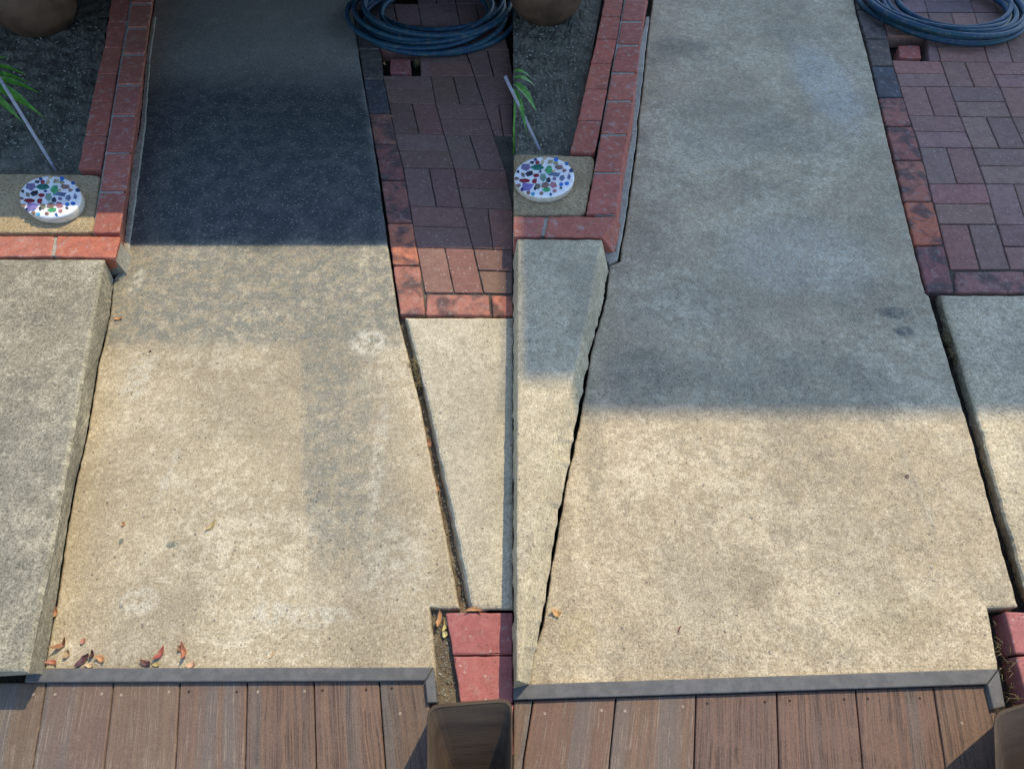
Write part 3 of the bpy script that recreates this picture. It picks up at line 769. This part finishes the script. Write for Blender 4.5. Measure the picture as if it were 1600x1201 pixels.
# ---- deck
def deck(joints, ytop, ybot_joints, trim_pts, end_pts, mats, cols, screws, lab, right_edge, left_x):
    root = empty('deck', P((joints[0][0] + joints[-1][0]) / 2, 1100, 0)); tag(root, lab, 'deck')
    off = -root.location
    xs = [left_x] + joints + [right_edge]
    for i in range(len(xs) - 1):
        (a0, b0), (a1, b1) = xs[i], xs[i + 1]
        def ex(a, b): return b + (b - a) * (1500 - 1183) / (1183 - 1065)
        y0 = ytop(a0); y1 = ytop(a1)
        px = [(a0 + 1, y0), (a1 - 1, y1), (b1 - 1, 1183), (ex(a1, b1) - 1, 1560), (ex(a0, b0) + 1, 1560), (b0 + 1, 1183)]
        me = slab_mesh('deck_board', [tuple(P(x, y, -.004).xy) for x, y in px], -.004, -.03, r=.003, step=.05, jit=.0003, seed=i)
        o = link('deck_board', me, M[mats[i % len(mats)]], root); me.transform(Matrix.Translation(off)); o.color = (*vary(cols, .08), 1)
    for (x, y, kind) in screws:
        c = P(x, y, -.004); me = lathe_mesh('screw', [(.0022, -.003), (.0026, .0002), (.0021, .0006), (.0012, .0003), (.0010, -.0006)], 16) if kind else lathe_mesh('screw_hole', [(.0026, -.001), (.0024, .0003), (.001, .0004)], 14)
        o = link('screw' if kind else 'screw_hole', me, M['steel' if kind else 'hole'], root); o.location = c + off
    for nm, pts in (('edge_trim', trim_pts), ('end_trim', end_pts)):
        me = slab_mesh(nm, [tuple(P(x, y, .008).xy) for x, y in pts], .008, -.02, r=.002, step=.04, jit=.0003, seed=9)
        link(nm, me, M['trim'], root); me.transform(Matrix.Translation(off))
deck([(72, 53), (177, 163.7), (281, 274), (386, 383), (490, 493.5), (592, 601)], lambda x: 1066 - (x / 600) * 4, None,
     [(43, 1043), (677, 1041.5), (664, 1062.5), (38, 1065)], [(678, 1043), (682.5, 1096), (668, 1097), (664.5, 1063)],
     ['board_left'] * 4 + ['worn_left'] * 3, (.165, .104, .07),
     [(52, 1084, 1), (86, 1084, 1), (159, 1083, 1), (189, 1085, 1), (264, 1080, 1), (295, 1080, 0), (370, 1080, 0), (403, 1080, 1), (476, 1079, 1), (504, 1078, 0), (572, 1077, 0), (625, 1114, 1), (612, 1075, 0)],
     'brown composite deck with grey trim in front of the stained walk', (668, 680), (-80, -110))

# ---- tub planter
def tub(px_top, z, px_base, lab):
    root = empty('wooden_tub', P(*px_base[0], 0)); tag(root, lab, 'planter')
    off = -root.location
    T = [Vector(P(x, y, z)) for x, y in px_top]; B = [Vector(P(x, y, -.01)) for x, y in px_base]
    n0 = len(T); c = sum(T, Vector()) / n0
    def rc(poly, zz): return [Vector((x, y, zz)) for x, y in round_corners([tuple(p.xy) for p in poly], .022)]
    T2 = rc(T, z); B2 = rc(B, -.01); c2 = Vector((c.x, c.y, 0)); n = len(T2)
    def ring(t, s):
        return [B2[i].lerp(T2[i], t) + (Vector((c2.x, c2.y, 0)) - Vector((T2[i].x, T2[i].y, 0))).normalized() * s for i in range(n)]
    bm = bmesh.new(); rings = []
    for t, s in ((0, 0), (.5, 0), (.97, 0), (1, .002), (1, .006), (.985, .008)):
        rings.append([bm.verts.new(p) for p in ring(t, s)])
    deep = Vector((c.x + .02, c.y - .12, 0))
    def inner(k, zf): return [Vector((p.x + (deep.x - p.x) * k, p.y + (deep.y - p.y) * k, z * zf)) for p in ring(1, .008)]
    for k, zf in ((.10, .86), (.25, .66), (.42, .42), (.6, .16)): rings.append([bm.verts.new(p) for p in inner(k, zf)])
    for a, b in zip(rings[:-1], rings[1:]):
        for i in range(n): bm.faces.new((a[i], a[(i + 1) % n], b[(i + 1) % n], b[i]))
    bmesh.ops.recalc_face_normals(bm, faces=bm.faces)
    me = bpy.data.meshes.new('tub_wall'); bm.to_mesh(me); bm.free(); me.transform(Matrix.Translation(off)); link('tub_wall', me, M['tub'], root)
    bm = bmesh.new(); bm.faces.new([bm.verts.new(p) for p in inner(.58, .2)])
    me = bpy.data.meshes.new('potting_soil'); bm.to_mesh(me); bm.free(); me.transform(Matrix.Translation(off)); link('potting_soil', me, M['darkdirt'], root)
tub([(667, 1100), (SEAM - 1, 1089), (SEAM - 1, 1420), (667, 1420)], .17, [(673, 1107), (SEAM - 3, 1100), (SEAM - 3, 1400), (673, 1400)], 'dark wooden tub at the end of the left deck beside the rose pavers')

# ============================================================ RIGHT WALK
ZR = .08
RL = [(1022, -10), (1017, 25), (1011.5, 70), (1005.7, 128), (998, 187), (996.5, 220), (985.5, 300.6), (978, 352), (972.6, 379), (969, 408), (952, 414.5), (952, 425), (948, 462), (925, 546), (914.6, 608), (902, 683), (889.6, 733), (877, 804), (860.4, 896), (857, 925), (848, 979), (829, 1032), (827, 1066)]
RR = [(1332, -10), (1339, 24), (1360, 104), (1379.5, 186), (1410, 315), (1427.5, 385), (1446, 457.5), (1452, 462), (1486.6, 578.5), (1521, 691), (1549, 795), (1578, 899), (1592, 948)]
path = [(1050, -330)] + RL + [(827, 1090), (1562, 1068), (1560, 1042), (1544, 950)] + RR[::-1] + [(1270, -330)]
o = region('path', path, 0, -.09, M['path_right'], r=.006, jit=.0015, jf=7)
tag(o, 'cleaned concrete walk at the right, blue grey in the shade and cream in the sun', kind='structure')
# raised slab, chamfered side
SRt = [(940, 374), (924, 466), (902, 567), (882, 630), (862, 700), (842, 796), (820, 896), (809, 1000), (806, 1085)]
SRb = [(949.5, 424), (945, 464), (921.5, 548), (911, 608), (898, 683), (886, 733), (874.5, 804), (858, 896), (828, 1030)]
SRb = [(950, 424), (940, 480), (921.5, 549), (909, 612), (894, 694), (873, 804), (859, 890), (845, 978), (827, 1070)]
SRt = [(940, 374), (921, 480), (904, 558), (887, 615), (864, 692), (842, 796), (825, 890), (817, 978), (813, 1064)]
o = region('pavement', [(SEAM + 7, 373)] + SRt + [(SEAM + 4, 1064)], ZR, 0, M['slab_tan'], [(SEAM, 410)] + SRb + [(SEAM, 1075)], r=.005, jit=.0011, bjit=.0035, jf=6)
tag(o, 'raised concrete slab left of the cleaned walk, crossed by the shadow line', kind='structure')
# mortar strip between bricks and crack
o = region('mortar_skirt', [(1010, 26), (1015, 26), (1009.5, 70), (1003.7, 128), (996, 187), (994, 220), (983, 300), (975.5, 352), (970, 379), (966, 405), (952, 411), (944, 404), (944, 392), (962, 392), (967, 337), (972, 293), (980, 238), (985, 218), (991, 137), (998, 75)], .004, -.05, M['mortar'], r=.004, jit=.0016, jf=5)
tag(o, 'grey mortar strip between the red bricks and the crack along the cleaned walk', 'mortar')

in_l2 = [(944, -5), (938, 25), (930.7, 60), (921.6, 98), (912.4, 138), (901.6, 187), (893, 218), (889, 236)]
in_r2 = [(976, -5), (971.5, 25), (965.7, 62.5), (957.4, 100), (950.7, 140), (941.6, 188), (931.4, 240)]
out_r2 = [(1010.5, -5), (1005.7, 31.7), (1000.7, 68), (996.5, 111), (990, 155), (981.5, 208), (971.7, 267.6), (963.5, 332)]
base_r2 = [(x - 2.5, y) for x, y in [(1017, -10), (1011.5, 25), (1003, 75), (996.5, 137), (990, 218), (985.5, 238), (976, 293), (972, 337), (966, 385)]]
j2 = [-90, -48, -8, 26, 61, 99, 139, 188, 238]
NI2 = len(j2) - 1
course('R', '', in_l2, in_r2, j2, ZR - .004, RED, mgap=.003, group='red bricks of the inner edging course at the right bed',
       where=lambda i: 'soil side red brick of the right bed edging, %s up from the mosaic stone' % ORD[NI2 - 1 - i])
jo2 = [-85, -44, -4, 31, 68, 111, 155, 208, 267, 333]
NO2 = len(jo2) - 1
course('R', '', in_r2 + [(915, 334)], out_r2, jo2, ZR, (.38, .12, .085), base=base_r2, mortar=4, group='red bricks of the outer edging course beside the cleaned walk',
       where=lambda i: 'raised red brick edging the cleaned walk, %s up from the shaded corner brick' % ORD[NO2 - 1 - i])
mortar_bed(in_r2 + [(915, 334)], [(a - 1, b) for a, b in out_r2], -82, 335, ZR - .006, 'grey mortar joints between the red bricks beside the cleaned walk', base_r2)
o = block('brick', [(857, 337.5), (965, 338), (942, 371), (850, 369)], ZR, 0, M['red'], (.40, .13, .09), base_px=[proj(*P(857, 338, ZR).xy, 0), (971, 352), (961, 396), proj(*P(850, 369, ZR).xy, 0)], gap=.001, r=.004)
tag(o, 'long red corner brick in the shade at the foot of the right bed', 'brick', 'front bricks of the right bed')
o = block('brick', [(SEAM, 338), (852, 338), (845, 369), (SEAM, 369)], ZR, 0, M['red'], (.39, .135, .10), gap=.001)
tag(o, 'shaded red brick with scratched top left of the long corner brick', 'brick', 'front bricks of the right bed')
mb = region('mortar_bed', [(SEAM, 340), (960, 340), (938, 368), (SEAM, 368)], ZR - .005, -.01, M['mortar'], r=.002, jit=.001)
tag(mb, 'grey mortar between the front bricks of the right bed', 'mortar')
strip('ground', [(SEAM, -260), (985, -260), (896, 250), (SEAM, 250)], .034, M['soil'], .012, 'gritty grey soil of the right bed', res=.01)
strip('ground', [(SEAM, 238), (940, 238), (925, 374), (SEAM, 374)], .012, M['darkdirt'], .004, 'dark soil under the paving pad of the right bed', res=.015)
pad([(SEAM + 1, 240), (926, 244), (930, 252), (914, 335), (SEAM + 1, 336)], .07, 'sandy concrete pad under the right mosaic stone, all in the shade')
mosaic(850.5, 276, 47, 31.5, .0705, .098, 'round white mosaic stone lying wholly in the shade on the right pad')
pot(852, 24, .19, .032, 'brown clay pot on the grey soil at the top middle of the view')
stake((812, 168, .17), (848, 236, .034), 'thin grey stake leaning left behind the right pad')
plant(803, 'bright green pointed leaves over the right bed beside the stake',
      [(804, 112, 832, 124, .008, .2, .17), (804, 122, 838, 137, .009, .2, .16), (804, 132, 841, 180, .012, .2, .12), (804, 140, 824, 215, .007, .2, .1)])

# old edging
eg2_l = [(1334, -10), (1341, 24), (1352, 60), (1362, 104), (1372, 150), (1381.5, 186), (1398, 250), (1412, 315), (1429.5, 385), (1448, 457)]
A2 = [(1372, 0), (1386, 50), (1394, 94), (1405.7, 135), (1420, 180), (1437, 230), (1451, 287), (1467, 350), (1485, 421)]
eg2_r = [(x + .8, y) for x, y in A2] + [(1493, 457)]
edging(eg2_l, eg2_r, [-80, -34, 15, 60, 103, 152, 197, 250, 314, 383, 457], [
    ('old', (.12, .09, .08), 'grey brown brick beyond the top edge beside the right hose coil'),
    ('old', (.13, .10, .09), 'dark brick under the right hose coil beside the cleaned walk'),
    ('old', (.13, .105, .09), 'dark brick half under the left edge of the right hose coil'),
    ('old', (.13, .10, .075), 'olive brown brick just below the right hose coil beside the cleaned walk'),
    ('old', (.075, .075, .08), 'black brick with white scuffs in the edging of the cleaned walk'),
    ('old', (.28, .11, .08), 'brown and orange streaked brick next below the black scuffed brick of the cleaned walk'),
    ('old', (.27, .10, .075), 'brick red edging brick with grey smudges at its lower right, beside the cleaned walk'),
    ('old', (.33, .125, .085), 'plain reddish brown brick, third up from the corner of the right pavers'),
    ('old', (.42, .13, .07), 'orange brick with a curling black stain beside the cleaned walk'),
    ('old', (.22, .09, .08), 'dark maroon brick with a black upper half at the corner of the right pavers')], 'old edging bricks right of the cleaned walk')
B2_ = [(1444, 0), (1459, 50), (1470, 96), (1484, 135), (1500, 182), (1520, 231), (1540, 287), (1558, 350), (1579, 421)]
C2_ = [(1516, 0), (1532, 50), (1545, 97), (1562, 136), (1581, 183), (1604, 232), (1628, 288), (1650, 350), (1680, 421)]
D2_ = [(1590, 0), (1606, 50), (1620, 97), (1642, 136), (1664, 183), (1692, 232), (1720, 288), (1750, 350), (1786, 421)]
rowsR = [(20,) * 4, (56,) * 4, (94, 96, 97, 98), (135, 135, 136, 137), (180, 182, 183, 184), (230, 231, 232, 233), (287, 287, 288, 289), (350, 350, 351, 352), (421, 421, 422, 423)]
pavers([A2, B2_, C2_, D2_], rowsR, 0, 'right', -.006, (.25, .142, .112), {(1, 0)})
pavers([A2, B2_, C2_, D2_], [(-80,) * 4, (-46,) * 4, (-14,) * 4, (19,) * 4], 1, 'right', -.006, (.2, .13, .12), {(0, 0), (1, 0)})
o = block('brick', [(1404, 71), (1437, 71), (1440, 91), (1406, 90)], -.012, -.06, M['red'], (.36, .11, .08), gap=.001)
tag(o, 'small broken red brick in a dark gap below the right hose coil', 'brick', 'broken bricks by the hoses')
border([([(1493, 424), (1600, 423), (1606, 457), (1494, 457)], (.25, .12, .10), 'grey and maroon brick in front of the right pavers beside the maroon corner brick'),
        ([(1602, 423), (1710, 423), (1722, 457), (1608, 457)], (.3, .12, .10), 'brown brick at the right frame edge in front of the right pavers')], 'front border bricks of the right pavers')
strip('ground', [(1399, 97), (1640, 97), (1760, 460), (1480, 460)], -.013, M['joint'], .003, 'sandy joints under the right pavers')
# slab right of the walk with a worn, dirty shoulder
o = region('pavement', [(1472, 461), (1790, 461), (1990, 950), (1614, 950), (1573, 812), (1536, 676), (1503, 562)], .002, -.05, M['slab_tan'],
           [(1457, 461), (1790, 461), (1990, 950), (1600, 950), (1556, 812), (1519, 676), (1486, 562)], r=.008, jit=.0022)
tag(o, 'concrete slab right of the cleaned walk with a dark worn shoulder', kind='structure')
strip('ground', [(1435, 455), (1480, 455), (1640, 965), (1570, 965)], -.045, M['darkdirt'], .006, 'dark dirt in the gap along the cleaned walk')
strip('ground', [(1530, 940), (1640, 940), (1680, 1150), (1550, 1150)], -.05, M['darkdirt'], .006, 'dark dirt pocket beside the right deck corner')
for k, (px, lab) in enumerate((([(1571, 955), (1690, 955), (1710, 1022), (1588, 1022)], 'rose red paver at the right frame edge beside the dark pocket'),
                ([(1588, 1024), (1710, 1024), (1735, 1098), (1606, 1098)], 'rose red paver beyond the right frame edge'))):
    o = block('paver', px, -.002, -.06, M['rose'], (.33, .12, .11), gap=.0008, corner=.003); tag(o, lab, 'paver', 'rose pavers at the bottom')
hose(1460, 12, 128, 'coiled blue garden hose on the pavers right of the cleaned walk', 5)
deck([(833, 818.6), (962.5, 953), (1088, 1085), (1214, 1217), (1337, 1347), (1459, 1476)], lambda x: 1094 - (x - 811) * .0335, None,
     [(SEAM, 1068.8), (1560, 1044), (1542.5, 1068.3), (SEAM, 1092.3)], [(1561, 1046), (1571, 1103), (1553, 1107), (1543.5, 1069.5)],
     ['board_right'] * 3 + ['worn_right'] * 4, (.17, .102, .066),
     [(851, 1114, 1), (940, 1109, 1), (977, 1110, 1), (1067, 1103, 1), (1105, 1098, 0), (1195, 1096, 0), (1234, 1094, 0), (1319, 1092, 0), (1356, 1091, 0), (1437, 1090, 0), (1503, 1129, 1)],
     'brown composite deck with grey trim in front of the cleaned walk', (1548, 1572), (SEAM, SEAM - 1))
tub([(1551, 1112), (1720, 1062), (1720, 1420), (1563, 1420)], .125, [(1563, 1119), (1700, 1080), (1700, 1400), (1580, 1400)], 'dark wooden tub at the right frame edge beyond the deck corner')

# ============================================================ fallen leaves and litter
def leaf(name, x, y, L, w, ang, col, lab, curl=.5, lift=.004, cup=.4, z=0.0, cat='leaf', tilt=0, group='fallen leaves'):
    """curled dry leaf: L long, w wide, ang on the ground, ends lifted by curl, sides cupped"""
    if cat == 'leaf': L *= 1.08; w *= .95; curl *= 1.25
    bm = bmesh.new(); rows = []; n, mth = 14, 6
    for i in range(n + 1):
        t = i / n; s = (t - .5)
        ww = w * .5 * (math.sin(math.pi * t) ** .75) * (1 + .12 * math.sin(t * 17 + x))
        row = []
        for j in range(mth + 1):
            v = j / mth * 2 - 1
            zz = curl * L * s * s * 2 + cup * abs(v) ** 1.6 * ww + .0008 * noise.noise(Vector((t * 6 + x, v * 3, y)))
            row.append(bm.verts.new((s * L * (1 - .25 * abs(curl)), v * ww + .08 * L * math.sin(t * 4 + x), zz)))
        rows.append(row)
    for a, b in zip(rows[:-1], rows[1:]):
        for j in range(mth): bm.faces.new((a[j], a[j + 1], b[j + 1], b[j]))
    bmesh.ops.remove_doubles(bm, verts=bm.verts, dist=1e-6)
    r2 = bmesh.ops.solidify(bm, geom=bm.faces[:], thickness=.0005)
    for f in bm.faces: f.smooth = True
    me = bpy.data.meshes.new(name)
    me_m = Matrix.Rotation(tilt, 4, 'Y')
    bmesh.ops.transform(bm, matrix=me_m, verts=bm.verts)
    zmin = min(v.co.z for v in bm.verts)
    for v in bm.verts: v.co.z -= zmin
    bm.to_mesh(me); bm.free()
    o = link(name, me, M['leaf']); c = P(x, y, z + .003); o.location = (c.x, c.y, z + .0005); o.rotation_euler = (0, 0, R(ang)); o.color = (*col, 1)
    tag(o, lab, cat, group); return o
ORG, BRN, PUR, CRM, REDL, YEL = (.42, .21, .09), (.26, .12, .06), (.05, .015, .03), (.5, .35, .18), (.27, .05, .04), (.42, .33, .12)
leaf('dry_leaf', 85, 957, .026, .014, 70, ORG, 'small upright orange leaf lying against the foot of the raised slab')
leaf('dry_leaf', 98, 1004, .042, .014, 38, BRN, 'long curved brown leaf near the bottom left of the stained walk', .9)
leaf('dry_leaf', 130, 1001, .013, .012, 10, (.4, .16, .1), 'tiny reddish brown leaf scrap right of the long curved brown leaf')
leaf('dry_leaf', 105, 1021, .020, .016, 60, (.32, .22, .12), 'heart shaped tan leaf below the long curved brown leaf', .6)
leaf('dry_leaf', 82, 1035, .030, .010, 3, (.38, .13, .08), 'flat reddish leaf lowest at the left, just above the deck trim')
leaf('dry_leaf', 131, 1031, .038, .015, 42, PUR, 'crumpled dark purple leaf touching the orange cream leaf', .5)
leaf('dry_leaf', 144, 1024, .022, .010, 100, PUR, 'short dark purple leaf tip standing on the crumpled purple leaf', .8, tilt=.3)
leaf('dry_leaf', 158, 1029, .028, .014, -8, ORG, 'orange cream leaf to the right of the crumpled purple leaf', .6)
leaf('dry_leaf', 140, 1038, .022, .010, 12, CRM, 'cream leaf under the crumpled purple leaf by the deck trim', .4)
leaf('dry_leaf', 229, 1034, .030, .012, -15, PUR, 'dark purple leaf left of the upright red leaf', .5)
leaf('dry_leaf', 248, 1021, .034, .013, 65, REDL, 'red leaf standing up beside a dark purple leaf', .4, tilt=.3)
leaf('dry_leaf', 244, 1038, .016, .010, -20, YEL, 'little yellow leaf scrap under the red leaf')
leaf('dry_leaf', 287, 1018, .044, .012, 98, (.36, .13, .07), 'long reddish brown leaf pointing away, right end of the leaf litter', .6, tilt=.15)
leaf('dry_leaf', 281, 1012, .014, .012, 60, (.2, .09, .05), 'small dark brown leaf curl against the long reddish brown leaf', .6)
leaf('dry_leaf', 299, 1037, .024, .012, 8, (.6, .36, .22), 'pink cream leaf at the foot of the long reddish brown leaf')
leaf('dry_leaf', 424, 1022, .018, .005, 60, CRM, 'thin straw scrap alone near the middle of the left deck trim', .2)
leaf('dry_leaf', 329, 820, .036, .008, 65, YEL, 'slender yellow leaf in the middle of the stained walk', .3)
leaf('dry_leaf', 192, 818, .014, .008, 80, (.4, .18, .09), 'tiny brown leaf left of the slender yellow leaf')
leaf('dry_leaf', 186, 497, .028, .012, -5, ORG, 'tan leaf in the crack beside the top of the raised slab', .5)
leaf('wood_chip', 200, 381, .034, .010, 76, CRM, 'cream wood chip at the foot of the sunlit corner brick', .1, cat='wood chip')
leaf('dry_leaf', 672, 692, .034, .012, 100, BRN, 'brown leaf in the groove below the weed', .5, z=-.02)
leaf('dry_leaf', 684, 762, .026, .010, 100, ORG, 'curled orange leaf lower in the groove', .6, z=-.02)
leaf('dry_leaf', 686, 968, .040, .012, 100, ORG, 'orange leaf standing in the dirt left of the rose pavers', .4, z=-.015, tilt=.2)
leaf('dry_leaf', 694, 976, .032, .010, 80, YEL, 'yellow leaf against the side of the upper rose paver', .4, z=-.015)
leaf('dry_leaf', 741, 953, .040, .010, 0, ORG, 'orange leaf lying along the seam above the upper rose paver', .3, z=0)
leaf('dry_leaf', 694, 990, .018, .012, 100, (.5, .45, .2), 'pale yellow leaf scrap lowest in the dirt by the rose pavers', .4, z=-.015)
leaf('seed_pod', 549, 20 + 470 / 6.15, .02, .008, 40, CRM, 'pale pod in the joint left of the shaded edging bricks', .2, cat='seed pod')
leaf('dry_leaf', 241, 96, .03, .010, 40, (.35, .22, .1), 'brown leaf in the shade beside the far edging bricks of the stained walk', .4)
leaf('dry_leaf', 601, 100, .022, .010, 90, YEL, 'yellowed leaf in the gap left of the broken brick by the left hose', .4, z=-.01)
leaf('dry_leaf', 611, 181, .022, .006, -15, CRM, 'cream chip on the joint between the edging and the mauve pavers', .2, z=-.004)
leaf('dry_leaf', 869, 956, .030, .016, -10, (.6, .38, .16), 'curled cream leaf lying alone near the crack of the cleaned walk', .8)
leaf('twig', 1062, 982, .018, .004, 70, (.10, .04, .03), 'tiny dark twig on the cleaned walk near the deck', .5, cat='twig')
leaf('seed', 1418, 743, .011, .010, 0, (.04, .03, .02), 'round black seed on the sunlit part of the cleaned walk', .2, cup=.1, cat='seed')
leaf('seed', 234, 548, .009, .008, 20, (.05, .035, .02), 'tiny black seed at the edge of the scrubbed patch', .2, cup=.1, cat='seed')
# weeds: tufts of fine dry stems
def tuft(x, y, z, n, h, spread, lab, col='weed'):
    c = P(x, y, z); rnd = random.Random(int(x)); bm_all = bmesh.new()
    for k in range(n):
        a = rnd.random() * math.tau; s = spread * rnd.uniform(.2, 1); st = Vector((rnd.gauss(0, spread * .25), rnd.gauss(0, spread * .8), 0))
        pts = [st, st + Vector((math.cos(a) * s * .4, math.sin(a) * s * .4, h * .7)), st + Vector((math.cos(a) * s, math.sin(a) * s, h * rnd.uniform(.4, 1)))]
        me = tube_mesh('t', pts, lambda t: .0010 * (1 - .6 * t), 4); bm_all.from_mesh(me); bpy.data.meshes.remove(me)
    me = bpy.data.meshes.new('weed_tuft'); bm_all.to_mesh(me); bm_all.free(); o = link('weed_tuft', me, M[col]); o.location = c; tag(o, lab, 'weed', 'dry weeds')
tuft(650, 578, -.02, 120, .028, .022, 'dry brown weed growing out of the groove beside the stained walk')
tuft(655, 600, -.02, 70, .024, .018, 'lower clump of dry weed in the groove beside the stained walk')
tuft(1479, 535, -.03, 90, .022, .02, 'dark dry weed in the gap along the cleaned walk')
tuft(1488, 560, -.03, 60, .02, .02, 'small dry weed below the first one in the gap along the cleaned walk')
tuft(652, 100, -.03, 40, .02, .02, 'dry weed in the hole beside the broken brick under the left hose')
tuft(1566, 1030, -.04, 22, .04, .03, 'pale straw stems in the dark pocket by the right deck corner')
tuft(1572, 1090, -.04, 22, .04, .03, 'pale straw stems between the right deck corner and the tub')
# grit and pebbles on the soil
def pebbles(name, x0, x1, y0, y1, z, n, lab, mat, s0=.0013, s1=.006, right=None, left=None):
    rnd = random.Random(int(x0 + y0)); V = []; Fc = []
    for k in range(n):
        y = rnd.uniform(y0, y1); xr = interp(right, y) if right else x1
        x = rnd.uniform(interp(left, y) if left else x0, xr); c = P(x, y, z); s = s0 + (s1 - s0) * rnd.random() ** 4; b = len(V)
        a = rnd.random() * 3
        for q in range(5): V.append((c.x + s * math.cos(a + q * 1.2566) * rnd.uniform(.7, 1.2), c.y + s * math.sin(a + q * 1.2566) * rnd.uniform(.7, 1.2), c.z + rnd.uniform(-.2, .3) * s))
        V.append((c.x, c.y, c.z + s * .9))
        for q in range(5): Fc.append((b + q, b + (q + 1) % 5, b + 5))
    me = bpy.data.meshes.new(name); me.from_pydata(V, [], Fc); o = link(name, me, mat); tag(o, lab, kind='stuff'); return o
M['grit'] = flat('pale_grit', (.34, .33, .27), .9, .2, .6, 80)
M['crumb'] = flat('dark_crumbs', (.10, .08, .055), .9, .1, .5, 80)
pebbles('gravel', -30, 0, -20, 266, .030, 2600, 'pale grit scattered on the soil of the left bed', M['grit'], right=[(x - 4, y) for x, y in in_l])
pebbles('gravel', SEAM, 0, -20, 236, .036, 2600, 'pale grit scattered on the soil of the right bed', M['grit'], right=[(x - 4, y) for x, y in in_l2])
pebbles('gravel', 676, 0, 955, 1095, -.02, 500, 'sandy grit beside the rose pavers', M['grit'], .0008, .003, right=[(694, 950), (718, 1100)])

pebbles('gravel', 90, 660, 390, 1035, .0003, 170, 'dark crumbs lying about on the stained walk', M['crumb'], .0006, .0022)
pebbles('gravel', 870, 1500, 60, 1030, .0003, 150, 'dark crumbs lying about on the cleaned walk', M['crumb'], .0006, .0022)
pebbles('gravel', 601, 0, 500, 945, -.024, 700, 'grit and crumbs lying in the long groove', M['grit'], .0007, .0028, right=[(634, 496), (668, 628), (708, 806), (735, 951)], left=[(624, 496), (657, 628), (692, 806), (722, 951)])
pebbles('gravel', 602, 0, 465, 945, -.034, 500, 'dark crumbs lying in the gap along the cleaned walk', M['crumb'], .0008, .0028, right=[(1462, 461), (1495, 562), (1565, 812), (1600, 930)], left=[(1452, 461), (1486, 578), (1549, 795), (1590, 940)])
pebbles('gravel', 603, 0, 30, 370, .008, 500, 'grit at the foot of the left edging bricks', M['grit'], .0006, .002, right=[(246, 30), (222, 200), (205, 372)], left=base_r)
pebbles('gravel', 600, 0, 120, 490, -.008, 260, 'sandy crumbs in the joints of the left pavers', M['grit'], .0006, .002, right=[(SEAM, 100), (SEAM, 500)])
# ============================================================ added blockers that shape the shade, unseen beyond the frame
def occluder(x0, x1, yedge_px, H, depth, lab, th=.05, walls=False):
    """added flat roof whose front edge throws the straight shadow line"""
    y0 = P(800, yedge_px, 0).y; off = SD / SD.z * H
    root = empty('added_occluder', (x0 + off.x, y0 + off.y + depth, 0)); tag(root, lab, 'occluder')
    def bx(name, a, b, mat):
        bm = bmesh.new(); bmesh.ops.create_cube(bm, size=1)
        for v in bm.verts: v.co = Vector(((a[0] + b[0]) / 2 + v.co.x * (b[0] - a[0]), (a[1] + b[1]) / 2 + v.co.y * (b[1] - a[1]), (a[2] + b[2]) / 2 + v.co.z * (b[2] - a[2]))) - root.location
        me = bpy.data.meshes.new(name); bm.to_mesh(me); bm.free(); return link(name, me, mat, root)
    bx('occluder_sheet', (x0 + off.x, y0 + off.y, H), (x1 + off.x, y0 + off.y + depth, H + th), M['timber'])
    yb = y0 + off.y + depth
    if walls:  # walls added to cut skylight from the left shaded stretch
        bx('occluder_back', (x0 + off.x, yb - .08, -.07), (x1 + off.x, yb, H), M['timber'])
        bx('occluder_side', (-3.42, y0 + off.y + .02, -.07), (-3.36, yb - .08, H), M['timber'])
    for q in (0, 1):
        xx = (x0 + off.x + .1) if q == 0 else (x1 + off.x - .2)
        bx('occluder_post', (xx, yb - .2, -.07), (xx + .1, yb - .1, H), M['timber'])
occluder(-3.5, .0, 372, .85, 3.4, 'added unseen low timber roof shading the far end of the stained walk', walls=True)  # added low and walled in to deepen the shade on the left
occluder(.003, 4.5, 629, 5.0, 3.0, 'added unseen high timber roof shading the far half of the cleaned walk')  # added high so more skylight reaches the shade on the right
